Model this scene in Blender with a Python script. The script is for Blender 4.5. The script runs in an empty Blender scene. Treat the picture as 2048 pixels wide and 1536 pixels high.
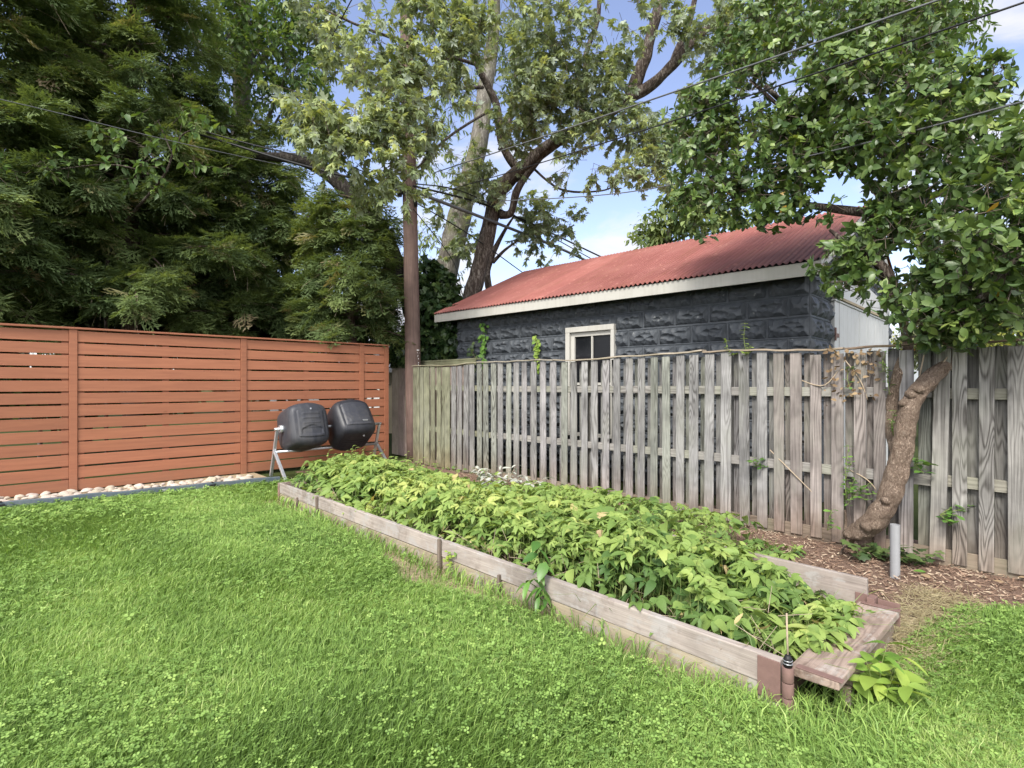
import bpy, math, random
import numpy as np
from mathutils import Vector, Matrix, noise

rad = math.radians
rng = np.random.default_rng(11)
random.seed(11)
SC = bpy.context.scene
COL = SC.collection
F = 1085.0          # focal length of the camera in pixels of a 2048 wide picture
EYE = 1.5

# ------------------------------------------------------------------ places
def at(u, v, Y):
    return Vector(((u - 1024) / F * Y, Y, EYE + (768 - v) / F * Y))

DX, DY = 0.686, -0.7276          # along the grey fence, towards the right
NX, NY = 0.7276, 0.686           # away from the lawn, through the grey fence
def sn(s, n, z=0.0):
    return Vector((DX * s + NX * n, DY * s + NY * n, z))
def s_of(u, n):
    k = (u - 1024) / F
    return n * (k * NY - NX) / (DX - k * DY)
def n_of(u, s):
    k = (u - 1024) / F
    return s * (k * DY - DX) / (NX - k * NY)
def on_fence(u, v, n):
    s = s_of(u, n)
    Y = DY * s + NY * n
    return sn(s, n, EYE + (768 - v) / F * Y)
FR = Matrix(((DX, NX, 0, 0), (DY, NY, 0, 0), (0, 0, 1, 0), (0, 0, 0, 1)))

# ------------------------------------------------------------------ scene tree
def tag(o, label=None, cat=None, group=None, kind=None):
    if label: o['label'] = label
    if cat: o['category'] = cat
    if group: o['group'] = group
    if kind: o['kind'] = kind
    return o

def thing(name, loc, label, cat, group=None):
    o = bpy.data.objects.new(name, None)
    o.empty_display_size = 0.2
    COL.objects.link(o)
    o.location = loc
    return tag(o, label, cat, group)

def link(name, me, mats, parent=None, M=None):
    """M: world frame the mesh is written in (None: world coordinates)."""
    o = bpy.data.objects.new(name, me)
    COL.objects.link(o)
    for m in (mats if isinstance(mats, (list, tuple)) else [mats]):
        me.materials.append(m)
    if M is None:
        M = Matrix.Identity(4)
        if parent is None:
            pass
    if parent is not None:
        o.parent = parent
        P = Vector((0, 0, 0)); q = parent
        while q is not None:
            P += q.location; q = q.parent
        o.matrix_basis = Matrix.Translation(-P) @ M if not parent.get('_frame') else M
    else:
        o.matrix_basis = M
    return o

def recenter(o):
    """Put a top-level mesh's origin at its base."""
    me = o.data
    n = len(me.vertices); co = np.empty(n * 3); me.vertices.foreach_get('co', co); co = co.reshape(-1, 3)
    c = Vector(((co[:, 0].min() + co[:, 0].max()) / 2, (co[:, 1].min() + co[:, 1].max()) / 2, co[:, 2].min()))
    me.transform(Matrix.Translation(-c))
    o.matrix_basis = o.matrix_basis @ Matrix.Translation(c)
    return o

class MB:
    def __init__(s):
        s.v = []; s.f = []; s.sm = []; s.mi = []
    def add(s, vs, fs, smooth=False, mi=0):
        b = len(s.v)
        s.v.extend([tuple(p) for p in vs])
        for f in fs:
            s.f.append(tuple(b + i for i in f)); s.sm.append(smooth); s.mi.append(mi)
    def box(s, lo, hi, M=None, mi=0, jit=0.0):
        x0, y0, z0 = lo; x1, y1, z1 = hi
        vs = [Vector(p) for p in ((x0, y0, z0), (x1, y0, z0), (x1, y1, z0), (x0, y1, z0), (x0, y0, z1), (x1, y0, z1), (x1, y1, z1), (x0, y1, z1))]
        if jit: vs = [p + Vector((random.uniform(-jit, jit), random.uniform(-jit, jit) * .3, random.uniform(-jit, jit))) for p in vs]
        if M is not None: vs = [M @ p for p in vs]
        s.add(vs, [(0, 3, 2, 1), (4, 5, 6, 7), (0, 1, 5, 4), (1, 2, 6, 5), (2, 3, 7, 6), (3, 0, 4, 7)], False, mi)
        return s
    def bar(s, a, b, w, h, up=(0, 0, 1), mi=0):
        a = Vector(a); b = Vector(b); y = (b - a); L = y.length; y.normalize()
        x = y.cross(Vector(up)); x.normalize(); z = x.cross(y)
        M = Matrix((x, y, z)).transposed().to_4x4(); M.translation = a
        return s.box((-w / 2, 0, -h / 2), (w / 2, L, h / 2), M, mi)
    def tube(s, pts, rs, seg=8, wob=0.0, freq=3.0, mi=0, smooth=True, cap=True, ridge=0.0, nr=9):
        pts = [Vector(p) for p in pts]
        if not hasattr(rs, '__len__'): rs = [rs] * len(pts)
        up = Vector((0, 0, 1)); b0 = len(s.v); prevx = None
        for i, p in enumerate(pts):
            d = (pts[min(i + 1, len(pts) - 1)] - pts[max(i - 1, 0)]).normalized()
            if prevx is None:
                x = d.cross(up)
                if x.length < 1e-3: x = d.cross(Vector((1, 0, 0)))
            else:
                x = prevx - d * prevx.dot(d)
            x.normalize(); prevx = x; y = d.cross(x)
            for j in range(seg):
                a = 2 * math.pi * j / seg
                r = rs[i]
                if wob: r *= 1 + wob * noise.noise(Vector((math.cos(a) * 1.3 + p.x * freq, math.sin(a) * 1.3 + p.y * freq, p.z * freq)))
                if ridge: r *= 1 + ridge * math.sin(a * nr + 2 * noise.noise(p * 2))
                s.v.append(tuple(p + x * (math.cos(a) * r) + y * (math.sin(a) * r)))
        for i in range(len(pts) - 1):
            for j in range(seg):
                k = (j + 1) % seg
                s.f.append((b0 + i * seg + j, b0 + i * seg + k, b0 + (i + 1) * seg + k, b0 + (i + 1) * seg + j)); s.sm.append(smooth); s.mi.append(mi)
        if cap:
            s.f.append(tuple(b0 + j for j in reversed(range(seg)))); s.sm.append(False); s.mi.append(mi)
            e = b0 + (len(pts) - 1) * seg
            s.f.append(tuple(e + j for j in range(seg))); s.sm.append(False); s.mi.append(mi)
        return s
    def mesh(s, name):
        me = bpy.data.meshes.new(name)
        me.from_pydata(s.v, [], s.f)
        me.polygons.foreach_set('use_smooth', s.sm)
        me.polygons.foreach_set('material_index', s.mi)
        me.update()
        return me
    def build(s, name, mats, parent=None, M=None, bevel=0.0):
        o = link(name, s.mesh(name), mats, parent, M)
        if bevel:
            b = o.modifiers.new('bevel', 'BEVEL'); b.width = bevel; b.segments = 2; b.limit_method = 'ANGLE'; b.angle_limit = rad(40)
        return o

def smooth_path(pts, k=6):
    """Catmull-Rom through pts."""
    P = [Vector(p) for p in pts]; out = []
    for i in range(len(P) - 1):
        p0 = P[max(i - 1, 0)]; p1 = P[i]; p2 = P[i + 1]; p3 = P[min(i + 2, len(P) - 1)]
        for j in range(k):
            t = j / k
            out.append(0.5 * ((2 * p1) + (p2 - p0) * t + (2 * p0 - 5 * p1 + 4 * p2 - p3) * t * t + (3 * p1 - p0 - 3 * p2 + p3) * t ** 3))
    out.append(P[-1])
    return out
def lerp_r(r, n):
    return list(np.interp(np.linspace(0, 1, n), np.linspace(0, 1, len(r)), r))

class Scatter:
    """Many copies of small leaf templates written into ONE mesh."""
    def __init__(s): s.V = []; s.L = []; s.C = []; s.T = []; s.M = []; s.n = 0
    def add(s, tmpl, pos, fwd, nrm, scale, tint, mi=0):
        tv, tf = tmpl
        pos = np.asarray(pos, float); n = len(pos)
        if n == 0: return
        y = np.asarray(fwd, float); y = y / (np.linalg.norm(y, axis=1, keepdims=True) + 1e-9)
        z = np.asarray(nrm, float); z = z - y * (y * z).sum(1, keepdims=True)
        z = z / (np.linalg.norm(z, axis=1, keepdims=True) + 1e-9)
        x = np.cross(y, z)
        sc = np.asarray(scale, float)
        if sc.ndim == 0: sc = np.full(n, float(sc))
        if sc.ndim == 1: sc = np.repeat(sc[:, None], 3, 1)
        A = np.stack([x * sc[:, :1], y * sc[:, 1:2], z * sc[:, 2:3]], 1)      # n,3(axis),3
        tv = np.asarray(tv, float); k = len(tv)
        V = np.einsum('ka,nab->nkb', tv, A) + pos[:, None, :]
        li = np.array([i for f in tf for i in f]); lc = np.array([len(f) for f in tf])
        L = (np.arange(n)[:, None] * k + li[None, :] + s.n).ravel()
        s.V.append(V.reshape(-1, 3)); s.L.append(L); s.C.append(np.tile(lc, n))
        s.T.append(np.repeat(np.broadcast_to(np.asarray(tint, float), (n,)), k)); s.M.append(np.full(n * len(lc), mi))
        s.n += n * k
    def raw(s, V, L, C, tint, mi=0):
        s.V.append(V); s.L.append(L + s.n); s.C.append(C); s.T.append(tint); s.M.append(np.full(len(C), mi)); s.n += len(V)
    def build(s, name, mats, parent=None, smooth=True):
        V = np.concatenate(s.V); L = np.concatenate(s.L); C = np.concatenate(s.C); T = np.concatenate(s.T); MI = np.concatenate(s.M)
        me = bpy.data.meshes.new(name)
        me.vertices.add(len(V)); me.vertices.foreach_set('co', V.astype(np.float32).ravel())
        me.loops.add(len(L)); me.loops.foreach_set('vertex_index', L.astype(np.int32))
        me.polygons.add(len(C))
        st = np.concatenate([[0], np.cumsum(C)[:-1]]).astype(np.int32)
        me.polygons.foreach_set('loop_start', st)
        me.polygons.foreach_set('material_index', MI.astype(np.int32))
        me.polygons.foreach_set('use_smooth', np.full(len(C), smooth))
        me.update(calc_edges=True)
        a = me.attributes.new('tint', 'FLOAT', 'POINT'); a.data.foreach_set('value', T.astype(np.float32))
        return link(name, me, mats, parent)

# ------------------------------------------------------------------ materials
class NT:
    def __init__(s, name):
        s.m = bpy.data.materials.new(name); s.m.use_nodes = True
        s.t = s.m.node_tree; s.t.nodes.clear()
    def n(s, typ, ins=None, **props):
        nd = s.t.nodes.new(typ)
        for k, v in props.items(): setattr(nd, k, v)
        for k, v in (ins or {}).items():
            sock = nd.inputs[k]
            if isinstance(v, bpy.types.NodeSocket): s.t.links.new(v, sock)
            else: sock.default_value = v
        return nd
    def math(s, op, a, b=None, c=None, clamp=False):
        nd = s.t.nodes.new('ShaderNodeMath'); nd.operation = op; nd.use_clamp = clamp
        for i, x in enumerate((a, b, c)):
            if x is None: continue
            if isinstance(x, bpy.types.NodeSocket): s.t.links.new(x, nd.inputs[i])
            else: nd.inputs[i].default_value = x
        return nd.outputs[0]
    def ramp(s, fac, stops):
        nd = s.t.nodes.new('ShaderNodeValToRGB'); cr = nd.color_ramp
        while len(cr.elements) < len(stops): cr.elements.new(0.5)
        for e, (p, c) in zip(cr.elements, stops):
            e.position = p; e.color = (*c, 1) if len(c) == 3 else c
        s.t.links.new(fac, nd.inputs[0]); return nd.outputs[0]
    def mix(s, f, a, b, mode='MIX'):
        nd = s.t.nodes.new('ShaderNodeMix'); nd.data_type = 'RGBA'; nd.blend_type = mode
        for i, x in ((0, f), (6, a), (7, b)):
            if isinstance(x, bpy.types.NodeSocket): s.t.links.new(x, nd.inputs[i])
            else: nd.inputs[i].default_value = x if i == 0 else ((*x, 1) if len(x) == 3 else x)
        return nd.outputs[2]
    def coords(s, kind='Object', scale=(1, 1, 1), rnd=False):
        tc = s.n('ShaderNodeTexCoord').outputs[kind]
        if rnd:
            oi = s.n('ShaderNodeObjectInfo')
            off = s.n('ShaderNodeVectorMath', {0: oi.outputs['Random'], 1: (37.0, 53.0, 91.0)}, operation='MULTIPLY').outputs[0]
            tc = s.n('ShaderNodeVectorMath', {0: tc, 1: off}, operation='ADD').outputs[0]
        return s.n('ShaderNodeVectorMath', {0: tc, 1: scale}, operation='MULTIPLY').outputs[0]
    def noise(s, vec, scale, detail=3.0, rough=0.55, dist=0.0):
        return s.n('ShaderNodeTexNoise', {'Vector': vec, 'Scale': scale, 'Detail': detail, 'Roughness': rough, 'Distortion': dist}).outputs['Fac']
    def bump(s, h, strength=0.3, dist=0.01):
        return s.n('ShaderNodeBump', {'Height': h, 'Strength': strength, 'Distance': dist}).outputs[0]
    def out(s, color, rough=0.7, spec=0.3, normal=None, metal=0.0, trans=None, trans_col=None, coat=0.0):
        p = s.n('ShaderNodeBsdfPrincipled', {'Roughness': rough, 'Specular IOR Level': spec, 'Metallic': metal, 'Coat Weight': coat})
        if isinstance(color, bpy.types.NodeSocket): s.t.links.new(color, p.inputs['Base Color'])
        else: p.inputs['Base Color'].default_value = (*color, 1)
        if normal is not None: s.t.links.new(normal, p.inputs['Normal'])
        sh = p.outputs[0]
        if trans:
            tr = s.n('ShaderNodeBsdfTranslucent')
            c = trans_col if trans_col is not None else color
            if isinstance(c, bpy.types.NodeSocket): s.t.links.new(c, tr.inputs[0])
            else: tr.inputs[0].default_value = (*c, 1)
            sh = s.n('ShaderNodeMixShader', {0: trans, 1: sh, 2: tr.outputs[0]}).outputs[0]
        s.n('ShaderNodeOutputMaterial', {'Surface': sh})
        return s.m

def m_leaf(name, stops, rough=0.5, spec=0.35, trans=0.3, under=None, coat=0.0, warm=(1.25, 1.15, 0.5)):
    t = NT(name)
    at_ = t.n('ShaderNodeAttribute', attribute_name='tint').outputs['Fac']
    c = t.ramp(at_, stops)
    g = t.noise(t.coords('Object', (1, 1, 1)), 60.0, 2)
    c = t.mix(t.math('MULTIPLY', g, 0.35), c, t.mix(1.0, c, (0.72, 0.8, 0.6), 'MULTIPLY'))
    tc = t.mix(1.0, c, warm, 'MULTIPLY')
    if under:
        bf = t.n('ShaderNodeNewGeometry').outputs['Backfacing']
        c = t.mix(t.math('MULTIPLY', bf, 0.75), c, under)
    return t.out(c, rough, spec, trans=trans, trans_col=tc, coat=coat)

def m_wood(name, light, dark, axis=2, rings=55.0, ring_amt=0.5, scale=8.0, use_col=True, stain=None, green=None, bump=0.4, fib=0.45, spread=(0.35, 0.7), bleach=None):
    t = NT(name)
    sc = [1.0, 1.0, 1.0]; sc[axis] = 0.1
    v = t.coords('Object', tuple(sc), rnd=True)
    n1 = t.noise(v, scale, 1.5, 0.45, 0.2)
    rr_ = t.math('MULTIPLY_ADD', t.n('ShaderNodeObjectInfo').outputs['Random'], rings * 1.3, rings * 0.75)
    w = t.math('MULTIPLY_ADD', t.math('SINE', t.math('MULTIPLY', n1, rr_)), 0.5, 0.5)
    w = t.math('MULTIPLY', t.math('POWER', w, 1.8), t.n('ShaderNodeMapRange', {0: t.noise(t.coords('Object', tuple(sc), rnd=True), 4.0, 2), 1: 0.35, 2: 0.65, 3: 0.25, 4: 1.0}).outputs[0])
    sf = [1.0, 1.0, 1.0]; sf[axis] = 0.02
    fibre = t.noise(t.coords('Object', tuple(sf), rnd=True), 130.0, 3, 0.6)
    blot = t.noise(t.coords('Object', (1, 1, 1), rnd=True), 2.3, 4, 0.6)
    f = t.math('ADD', t.math('MULTIPLY', w, ring_amt), t.math('MULTIPLY', t.math('SUBTRACT', fibre, 0.35), fib * 2), clamp=True)
    c = t.mix(f, light, dark)
    b2 = t.n('ShaderNodeMapRange', {0: blot, 1: spread[0], 2: spread[1], 3: 0.72, 4: 1.15}).outputs[0]
    c = t.mix(1.0, c, t.n('ShaderNodeCombineColor', {0: b2, 1: b2, 2: b2}).outputs[0], 'MULTIPLY')
    if use_col:
        c = t.mix(1.0, c, t.n('ShaderNodeObjectInfo').outputs['Color'], 'MULTIPLY')
    if bleach:
        bm_ = t.n('ShaderNodeMapRange', {0: t.math('ADD', t.noise(t.coords('Object', (1, 1, 1), rnd=True), 5.0, 5, 0.7), t.math('MULTIPLY', t.math('SUBTRACT', fibre, .5), .35)), 1: 0.52, 2: 0.62, 3: 0, 4: .7}).outputs[0]
        c = t.mix(bm_, c, bleach)
        dk = t.n('ShaderNodeMapRange', {0: t.noise(t.coords('Object', (1, 1, 1), rnd=True), 3.1, 5, 0.7), 1: 0.54, 2: 0.68, 3: 0, 4: .65}).outputs[0]
        c = t.mix(dk, c, t.mix(1.0, c, (.42, .36, .32), 'MULTIPLY'))
    z = t.n('ShaderNodeSeparateXYZ', {0: t.n('ShaderNodeTexCoord').outputs['Object']}).outputs[2]
    if stain:       # earth splashed on the lowest part of the boards
        k = t.math('ADD', z, t.math('MULTIPLY', t.math('SUBTRACT', blot, 0.5), 0.5))
        fz = t.n('ShaderNodeMapRange', {0: k, 1: 0.05, 2: 0.42, 3: 0.75, 4: 0.0}).outputs[0]
        c = t.mix(fz, c, t.mix(1.0, c, stain, 'MULTIPLY'))
    if green:
        gm = t.n('ShaderNodeMapRange', {0: t.noise(t.coords('Object', (1, 1, 0.4), rnd=True), 3.0, 4), 1: 0.5, 2: 0.75, 3: 0.0, 4: 0.55}).outputs[0]
        c = t.mix(gm, c, green)
    h = t.math('ADD', t.math('MULTIPLY', w, -0.6), t.math('MULTIPLY', fibre, -1.0))
    return t.out(c, 0.85, 0.15, t.bump(h, bump, 0.004))

def m_bark(name, c1, c2, c3=None, scale=14.0, stretch=0.25, bump=0.9, moss=None):
    t = NT(name)
    v = t.coords('Object', (1, 1, stretch))
    n1 = t.noise(v, scale, 5, 0.65, 0.6)
    n2 = t.noise(t.coords('Object', (1, 1, stretch * .8)), scale * 2.3, 4, 0.6, 0.9)
    rd = t.math('ABSOLUTE', t.math('SUBTRACT', n2, 0.5))
    e = t.n('ShaderNodeMapRange', {0: rd, 1: 0.0, 2: 0.1, 3: 0.0, 4: 1.0}).outputs[0]
    h = t.math('ADD', t.math('MULTIPLY', e, 0.35), t.math('MULTIPLY', n1, 1.15))
    c = t.ramp(t.math('MULTIPLY', h, 0.75), [(0.28, c1), (0.55, c2), (0.82, c3 or c2)])
    if moss:
        mm = t.n('ShaderNodeMapRange', {0: t.noise(t.coords('Object'), 2.2, 4), 1: 0.48, 2: 0.62, 3: 0, 4: .7}).outputs[0]
        c = t.mix(mm, c, moss)
    return t.out(c, 0.9, 0.15, t.bump(h, bump, 0.03))

# weathered grey pickets, several tints come through the object colour
M_PICKET = m_wood('weathered_pine', (0.3, 0.295, 0.29), (0.06, 0.056, 0.053), 2, stain=(0.95, 0.76, 0.63), green=(0.25, 0.255, 0.21), rings=72.0, ring_amt=.66, fib=.6, bump=.6, spread=(.38, .62))
M_RAIL = m_wood('weathered_rail', (0.3, 0.285, 0.265), (0.085, 0.077, 0.07), 0, green=(0.25, 0.27, 0.18))
M_CAP = m_wood('weathered_cap', (0.34, 0.31, 0.27), (0.11, 0.09, 0.07), 0, green=(0.18, 0.16, 0.09))
M_OLDBOARD = m_wood('old_brown_board', (0.42, 0.35, 0.31), (0.2, 0.145, 0.12), 2, green=(0.2, 0.22, 0.13))
M_BED = m_wood('grey_bed_plank', (0.33, 0.295, 0.265), (0.13, 0.105, 0.092), 0, rings=30, ring_amt=0.3, spread=(0.3, 0.6), bleach=(0.34, 0.325, 0.31))
M_BEDY = m_wood('grey_bed_end_plank', (0.33, 0.275, 0.235), (0.11, 0.085, 0.072), 1, rings=45, ring_amt=0.55, bleach=(0.38, 0.345, 0.31))
M_STAKE = m_wood('dark_stake', (0.2, 0.16, 0.13), (0.07, 0.055, 0.045), 2)

def m_stain():
    t = NT('orange_brown_stain')
    v = t.coords('Object', (1, 0.06, 1), rnd=True)
    n1 = t.noise(v, 30.0, 4, 0.6)
    big = t.noise(t.coords('Object', (1, 1, 1)), 1.7, 3)
    c = t.ramp(n1, [(0.3, (0.25, 0.098, 0.056)), (0.7, (0.335, 0.135, 0.074))])
    isl = t.n('ShaderNodeNewGeometry').outputs['Random Per Island']
    iv_ = t.math('MULTIPLY_ADD', isl, 0.26, 0.87)
    c = t.mix(1.0, c, t.n('ShaderNodeCombineColor', {0: iv_, 1: iv_, 2: iv_}).outputs[0], 'MULTIPLY')
    kn = t.n('ShaderNodeTexVoronoi', {'Vector': t.coords('Object', (1, .55, 1)), 'Scale': 3.1, 'Randomness': 1.0}).outputs['Distance']
    c = t.mix(t.n('ShaderNodeMapRange', {0: kn, 1: 0.02, 2: 0.055, 3: 0.6, 4: 0.0}).outputs[0], c, (0.17, 0.065, 0.035))
    zf_ = t.n('ShaderNodeSeparateXYZ', {0: t.n('ShaderNodeTexCoord').outputs['Object']}).outputs[2]
    dm_ = t.n('ShaderNodeMapRange', {0: t.math('ADD', zf_, t.math('MULTIPLY', t.math('SUBTRACT', t.noise(t.coords('Object', (1, 1, 1)), 6.0, 5, .7), .5), .5)), 1: 0.02, 2: 0.3, 3: 0.5, 4: 0.0}).outputs[0]
    c = t.mix(dm_, c, (0.2, 0.11, 0.07))
    c = t.mix(t.math('MULTIPLY', big, 0.4), c, (0.275, 0.105, 0.05))
    c = t.mix(1.0, c, t.n('ShaderNodeObjectInfo').outputs['Color'], 'MULTIPLY')
    sp = t.n('ShaderNodeMapRange', {0: t.noise(t.coords('Object', (1, 1, 1)), 22.0, 3), 1: 0.7, 2: 0.76, 3: 0, 4: 0.55}).outputs[0]
    c = t.mix(sp, c, (0.16, 0.07, 0.045))
    return t.out(c, 0.62, 0.3, t.bump(n1, 0.25, 0.004))
M_STAIN = m_stain()

def m_block():
    t = NT('slate_painted_block')
    v = t.coords('Object')
    n1 = t.noise(v, 9.0, 6, 0.6); n2 = t.noise(v, 70.0, 4, 0.6)
    c = t.ramp(n1, [(0.3, (0.043, 0.049, 0.057)), (0.7, (0.068, 0.077, 0.088))])
    ch = t.n('ShaderNodeMapRange', {0: t.noise(v, 13.0, 2, 0.4), 1: 0.735, 2: 0.76, 3: 0, 4: 0.75}).outputs[0]
    c = t.mix(ch, c, (0.2, 0.21, 0.21))
    return t.out(c, 0.55, 0.3, t.bump(t.math('ADD', n1, t.math('MULTIPLY', n2, 0.6)), 0.35, 0.01))
M_BLOCK = m_block()

def m_roof():
    t = NT('weathered_red_roof')
    v = t.coords('Object', (1, 1, 1))
    st = t.noise(t.coords('Object', (9.0, 0.5, 1.0)), 2.0, 4, 0.6)
    n1 = t.noise(v, 1.3, 5, 0.6); n2 = t.noise(v, 22.0, 4, 0.65)
    c = t.ramp(t.math('ADD', t.math('MULTIPLY', n1, 0.6), t.math('MULTIPLY', st, 0.4)), [(0.3, (0.185, 0.062, 0.05)), (0.5, (0.255, 0.094, 0.078)), (0.75, (0.34, 0.155, 0.13))])
    c = t.mix(t.math('MULTIPLY', n2, 0.5), c, (0.23, 0.085, 0.075))
    sh_ = t.n('ShaderNodeTexWhiteNoise', {'Vector': t.n('ShaderNodeCombineXYZ', {0: t.math('FLOOR', t.math('DIVIDE', t.n('ShaderNodeSeparateXYZ', {0: v}).outputs[0], 0.66))}).outputs[0]}, noise_dimensions='3D').outputs['Value']
    sv = t.math('MULTIPLY_ADD', sh_, 0.22, 0.88)
    c = t.mix(1.0, c, t.n('ShaderNodeCombineColor', {0: sv, 1: sv, 2: sv}).outputs[0], 'MULTIPLY')
    ru = t.n('ShaderNodeMapRange', {0: t.noise(t.coords('Object', (14.0, 0.7, 1.0)), 1.0, 5, 0.7), 1: 0.5, 2: 0.68, 3: 0, 4: 0.65}).outputs[0]
    c = t.mix(ru, c, (0.2, 0.085, 0.055))
    # darker brown towards the right end and the eave, broken by streaks
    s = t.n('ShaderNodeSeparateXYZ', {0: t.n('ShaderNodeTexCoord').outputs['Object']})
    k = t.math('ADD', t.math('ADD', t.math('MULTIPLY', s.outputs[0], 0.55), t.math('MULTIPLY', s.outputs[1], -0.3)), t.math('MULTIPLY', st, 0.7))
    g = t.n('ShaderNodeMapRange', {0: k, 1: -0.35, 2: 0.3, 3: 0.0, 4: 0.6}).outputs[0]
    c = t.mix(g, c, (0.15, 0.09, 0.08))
    tr = t.math('MULTIPLY_ADD', t.math('SINE', t.math('MULTIPLY', s.outputs[0], 2 * math.pi / .0762)), -0.5, 0.5)
    c = t.mix(t.math('MULTIPLY', t.math('POWER', tr, 3.0), t.math('MULTIPLY_ADD', n1, 0.7, 0.1)), c, (0.17, 0.065, 0.055))
    li = t.n('ShaderNodeMapRange', {0: t.noise(v, 7.0, 5), 1: 0.6, 2: 0.7, 3: 0, 4: 0.35}).outputs[0]
    c = t.mix(li, c, (0.45, 0.22, 0.17))
    return t.out(c, 0.7, 0.25, t.bump(n2, 0.2, 0.005))
M_ROOF = m_roof()

def m_paint(name, col, dirt, rough=0.55, amt=0.5):
    t = NT(name)
    v = t.coords('Object', (1, 1, 1)); n1 = t.noise(v, 3.0, 5, 0.65); n2 = t.noise(t.coords('Object', (30, 30, 1.2)), 1.0, 4)
    f = t.n('ShaderNodeMapRange', {0: t.math('ADD', t.math('MULTIPLY', n1, 0.6), t.math('MULTIPLY', n2, 0.4)), 1: 0.45, 2: 0.7, 3: 0, 4: amt}).outputs[0]
    return t.out(t.mix(f, col, dirt), rough, 0.3, t.bump(n1, 0.1, 0.005))
M_WHITE = m_paint('weathered_white_paint', (0.42, 0.41, 0.375), (0.28, 0.268, 0.23))
M_DOOR = m_paint('white_board_door', (0.46, 0.465, 0.455), (0.33, 0.325, 0.31))
M_EDGE = m_paint('blue_grey_plastic_edging', (0.075, 0.1, 0.12), (0.15, 0.16, 0.16), 0.5, 0.6)
M_PIPE = m_paint('grey_plastic_pipe', (0.26, 0.265, 0.275), (0.16, 0.16, 0.15), 0.45)
M_BLACK = m_paint('black_plastic', (0.02, 0.021, 0.027), (0.06, 0.06, 0.062), 0.42, 0.5)
M_BLACK2 = m_paint('dusty_black_plastic', (0.036, 0.038, 0.047), (0.1, 0.095, 0.09), 0.48, 0.55)
M_CABLE = m_paint('black_cable', (0.012, 0.012, 0.013), (0.03, 0.03, 0.03), 0.5)
M_CABLE2 = m_paint('grey_cable', (0.1, 0.105, 0.11), (0.2, 0.2, 0.2), 0.45)
M_SIDING = m_paint('beige_siding', (0.55, 0.47, 0.34), (0.4, 0.34, 0.25), 0.7)
M_SIDING2 = m_paint('grey_white_siding', (0.6, 0.62, 0.62), (0.45, 0.47, 0.47), 0.7)
M_SHINGLE = m_paint('grey_shingle', (0.28, 0.29, 0.31), (0.18, 0.185, 0.2), 0.9, 0.8)

def m_simple(name, col, rough, spec=0.4, metal=0.0, bump=None):
    t = NT(name)
    n1 = t.noise(t.coords('Object'), 25.0, 4)
    c = t.mix(n1, tuple(x * 0.75 for x in col), tuple(min(1, x * 1.2) for x in col))
    return t.out(c, rough, spec, t.bump(n1, bump, 0.005) if bump else None, metal)
M_RUST = m_simple('rusty_red_bracket', (0.17, 0.105, 0.09), 0.75, 0.25, 0.0, 0.4)
M_STEEL = m_simple('galvanised_steel', (0.55, 0.57, 0.6), 0.38, 0.5, 0.75)
M_NOTE = m_simple('white_marker', (0.75, 0.73, 0.7), 0.6)
M_STONE = None
def m_stone():
    t = NT('pale_river_stone')
    v = t.coords('Object', (1, 1, 1), rnd=True)
    c = t.ramp(t.noise(v, 8.0, 5, 0.6), [(0.3, (0.3, 0.25, 0.2)), (0.55, (0.44, 0.39, 0.34)), (0.8, (0.53, 0.5, 0.46))])
    c = t.mix(1.0, c, t.n('ShaderNodeObjectInfo').outputs['Color'], 'MULTIPLY')
    return t.out(c, 0.75, 0.25, t.bump(t.noise(v, 30.0, 4), 0.3, 0.01))
M_STONE = m_stone()

def m_glass():
    t = NT('dark_window_glass')
    n1 = t.noise(t.coords('Object'), 14.0, 5)
    c = t.mix(t.n('ShaderNodeMapRange', {0: n1, 1: 0.6, 2: 0.8, 3: 0, 4: 0.4}).outputs[0], (0.008, 0.009, 0.011), (0.08, 0.08, 0.08))
    return t.out(c, 0.08, 0.2)
M_GLASS = m_glass()

def m_ground():
    t = NT('earth_and_turf')
    v = t.coords('Object')
    n1 = t.noise(v, 3.0, 6, 0.6); n2 = t.noise(v, 60.0, 5, 0.7)
    c = t.ramp(n1, [(0.3, (0.035, 0.055, 0.016)), (0.6, (0.06, 0.085, 0.024)), (0.8, (0.08, 0.085, 0.035))])
    c = t.mix(n2, c, (0.045, 0.05, 0.02))
    return t.out(c, 0.95, 0.05, t.bump(n2, 0.8, 0.03))
def m_mulch():
    t = NT('mulch_and_soil')
    v = t.coords('Object')
    n1 = t.noise(v, 5.0, 5, 0.6); n2 = t.noise(v, 90.0, 5, 0.75)
    c = t.ramp(n2, [(0.3, (0.13, 0.085, 0.062)), (0.55, (0.25, 0.17, 0.13)), (0.8, (0.4, 0.3, 0.23))])
    c = t.mix(t.math('MULTIPLY', n1, 0.5), c, (0.3, 0.2, 0.15))
    return t.out(c, 0.95, 0.05, t.bump(n2, 1.0, 0.03))
def m_dirt():
    t = NT('bare_sandy_soil')
    v = t.coords('Object')
    n2 = t.noise(v, 60.0, 5, 0.75)
    c = t.ramp(n2, [(0.3, (0.24, 0.19, 0.12)), (0.7, (0.42, 0.34, 0.23))])
    return t.out(c, 0.95, 0.05, t.bump(n2, 0.8, 0.02))
M_GROUND = m_ground(); M_MULCH = m_mulch(); M_DIRT = m_dirt()
def m_soil():
    t = NT('dark_garden_soil'); n2 = t.noise(t.coords('Object'), 50.0, 5, 0.7)
    return t.out(t.ramp(n2, [(0.3, (0.03, 0.022, 0.014)), (0.7, (0.09, 0.065, 0.045))]), 0.95, 0.05, t.bump(n2, 1.0, 0.03))
M_SOIL = m_soil()
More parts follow.
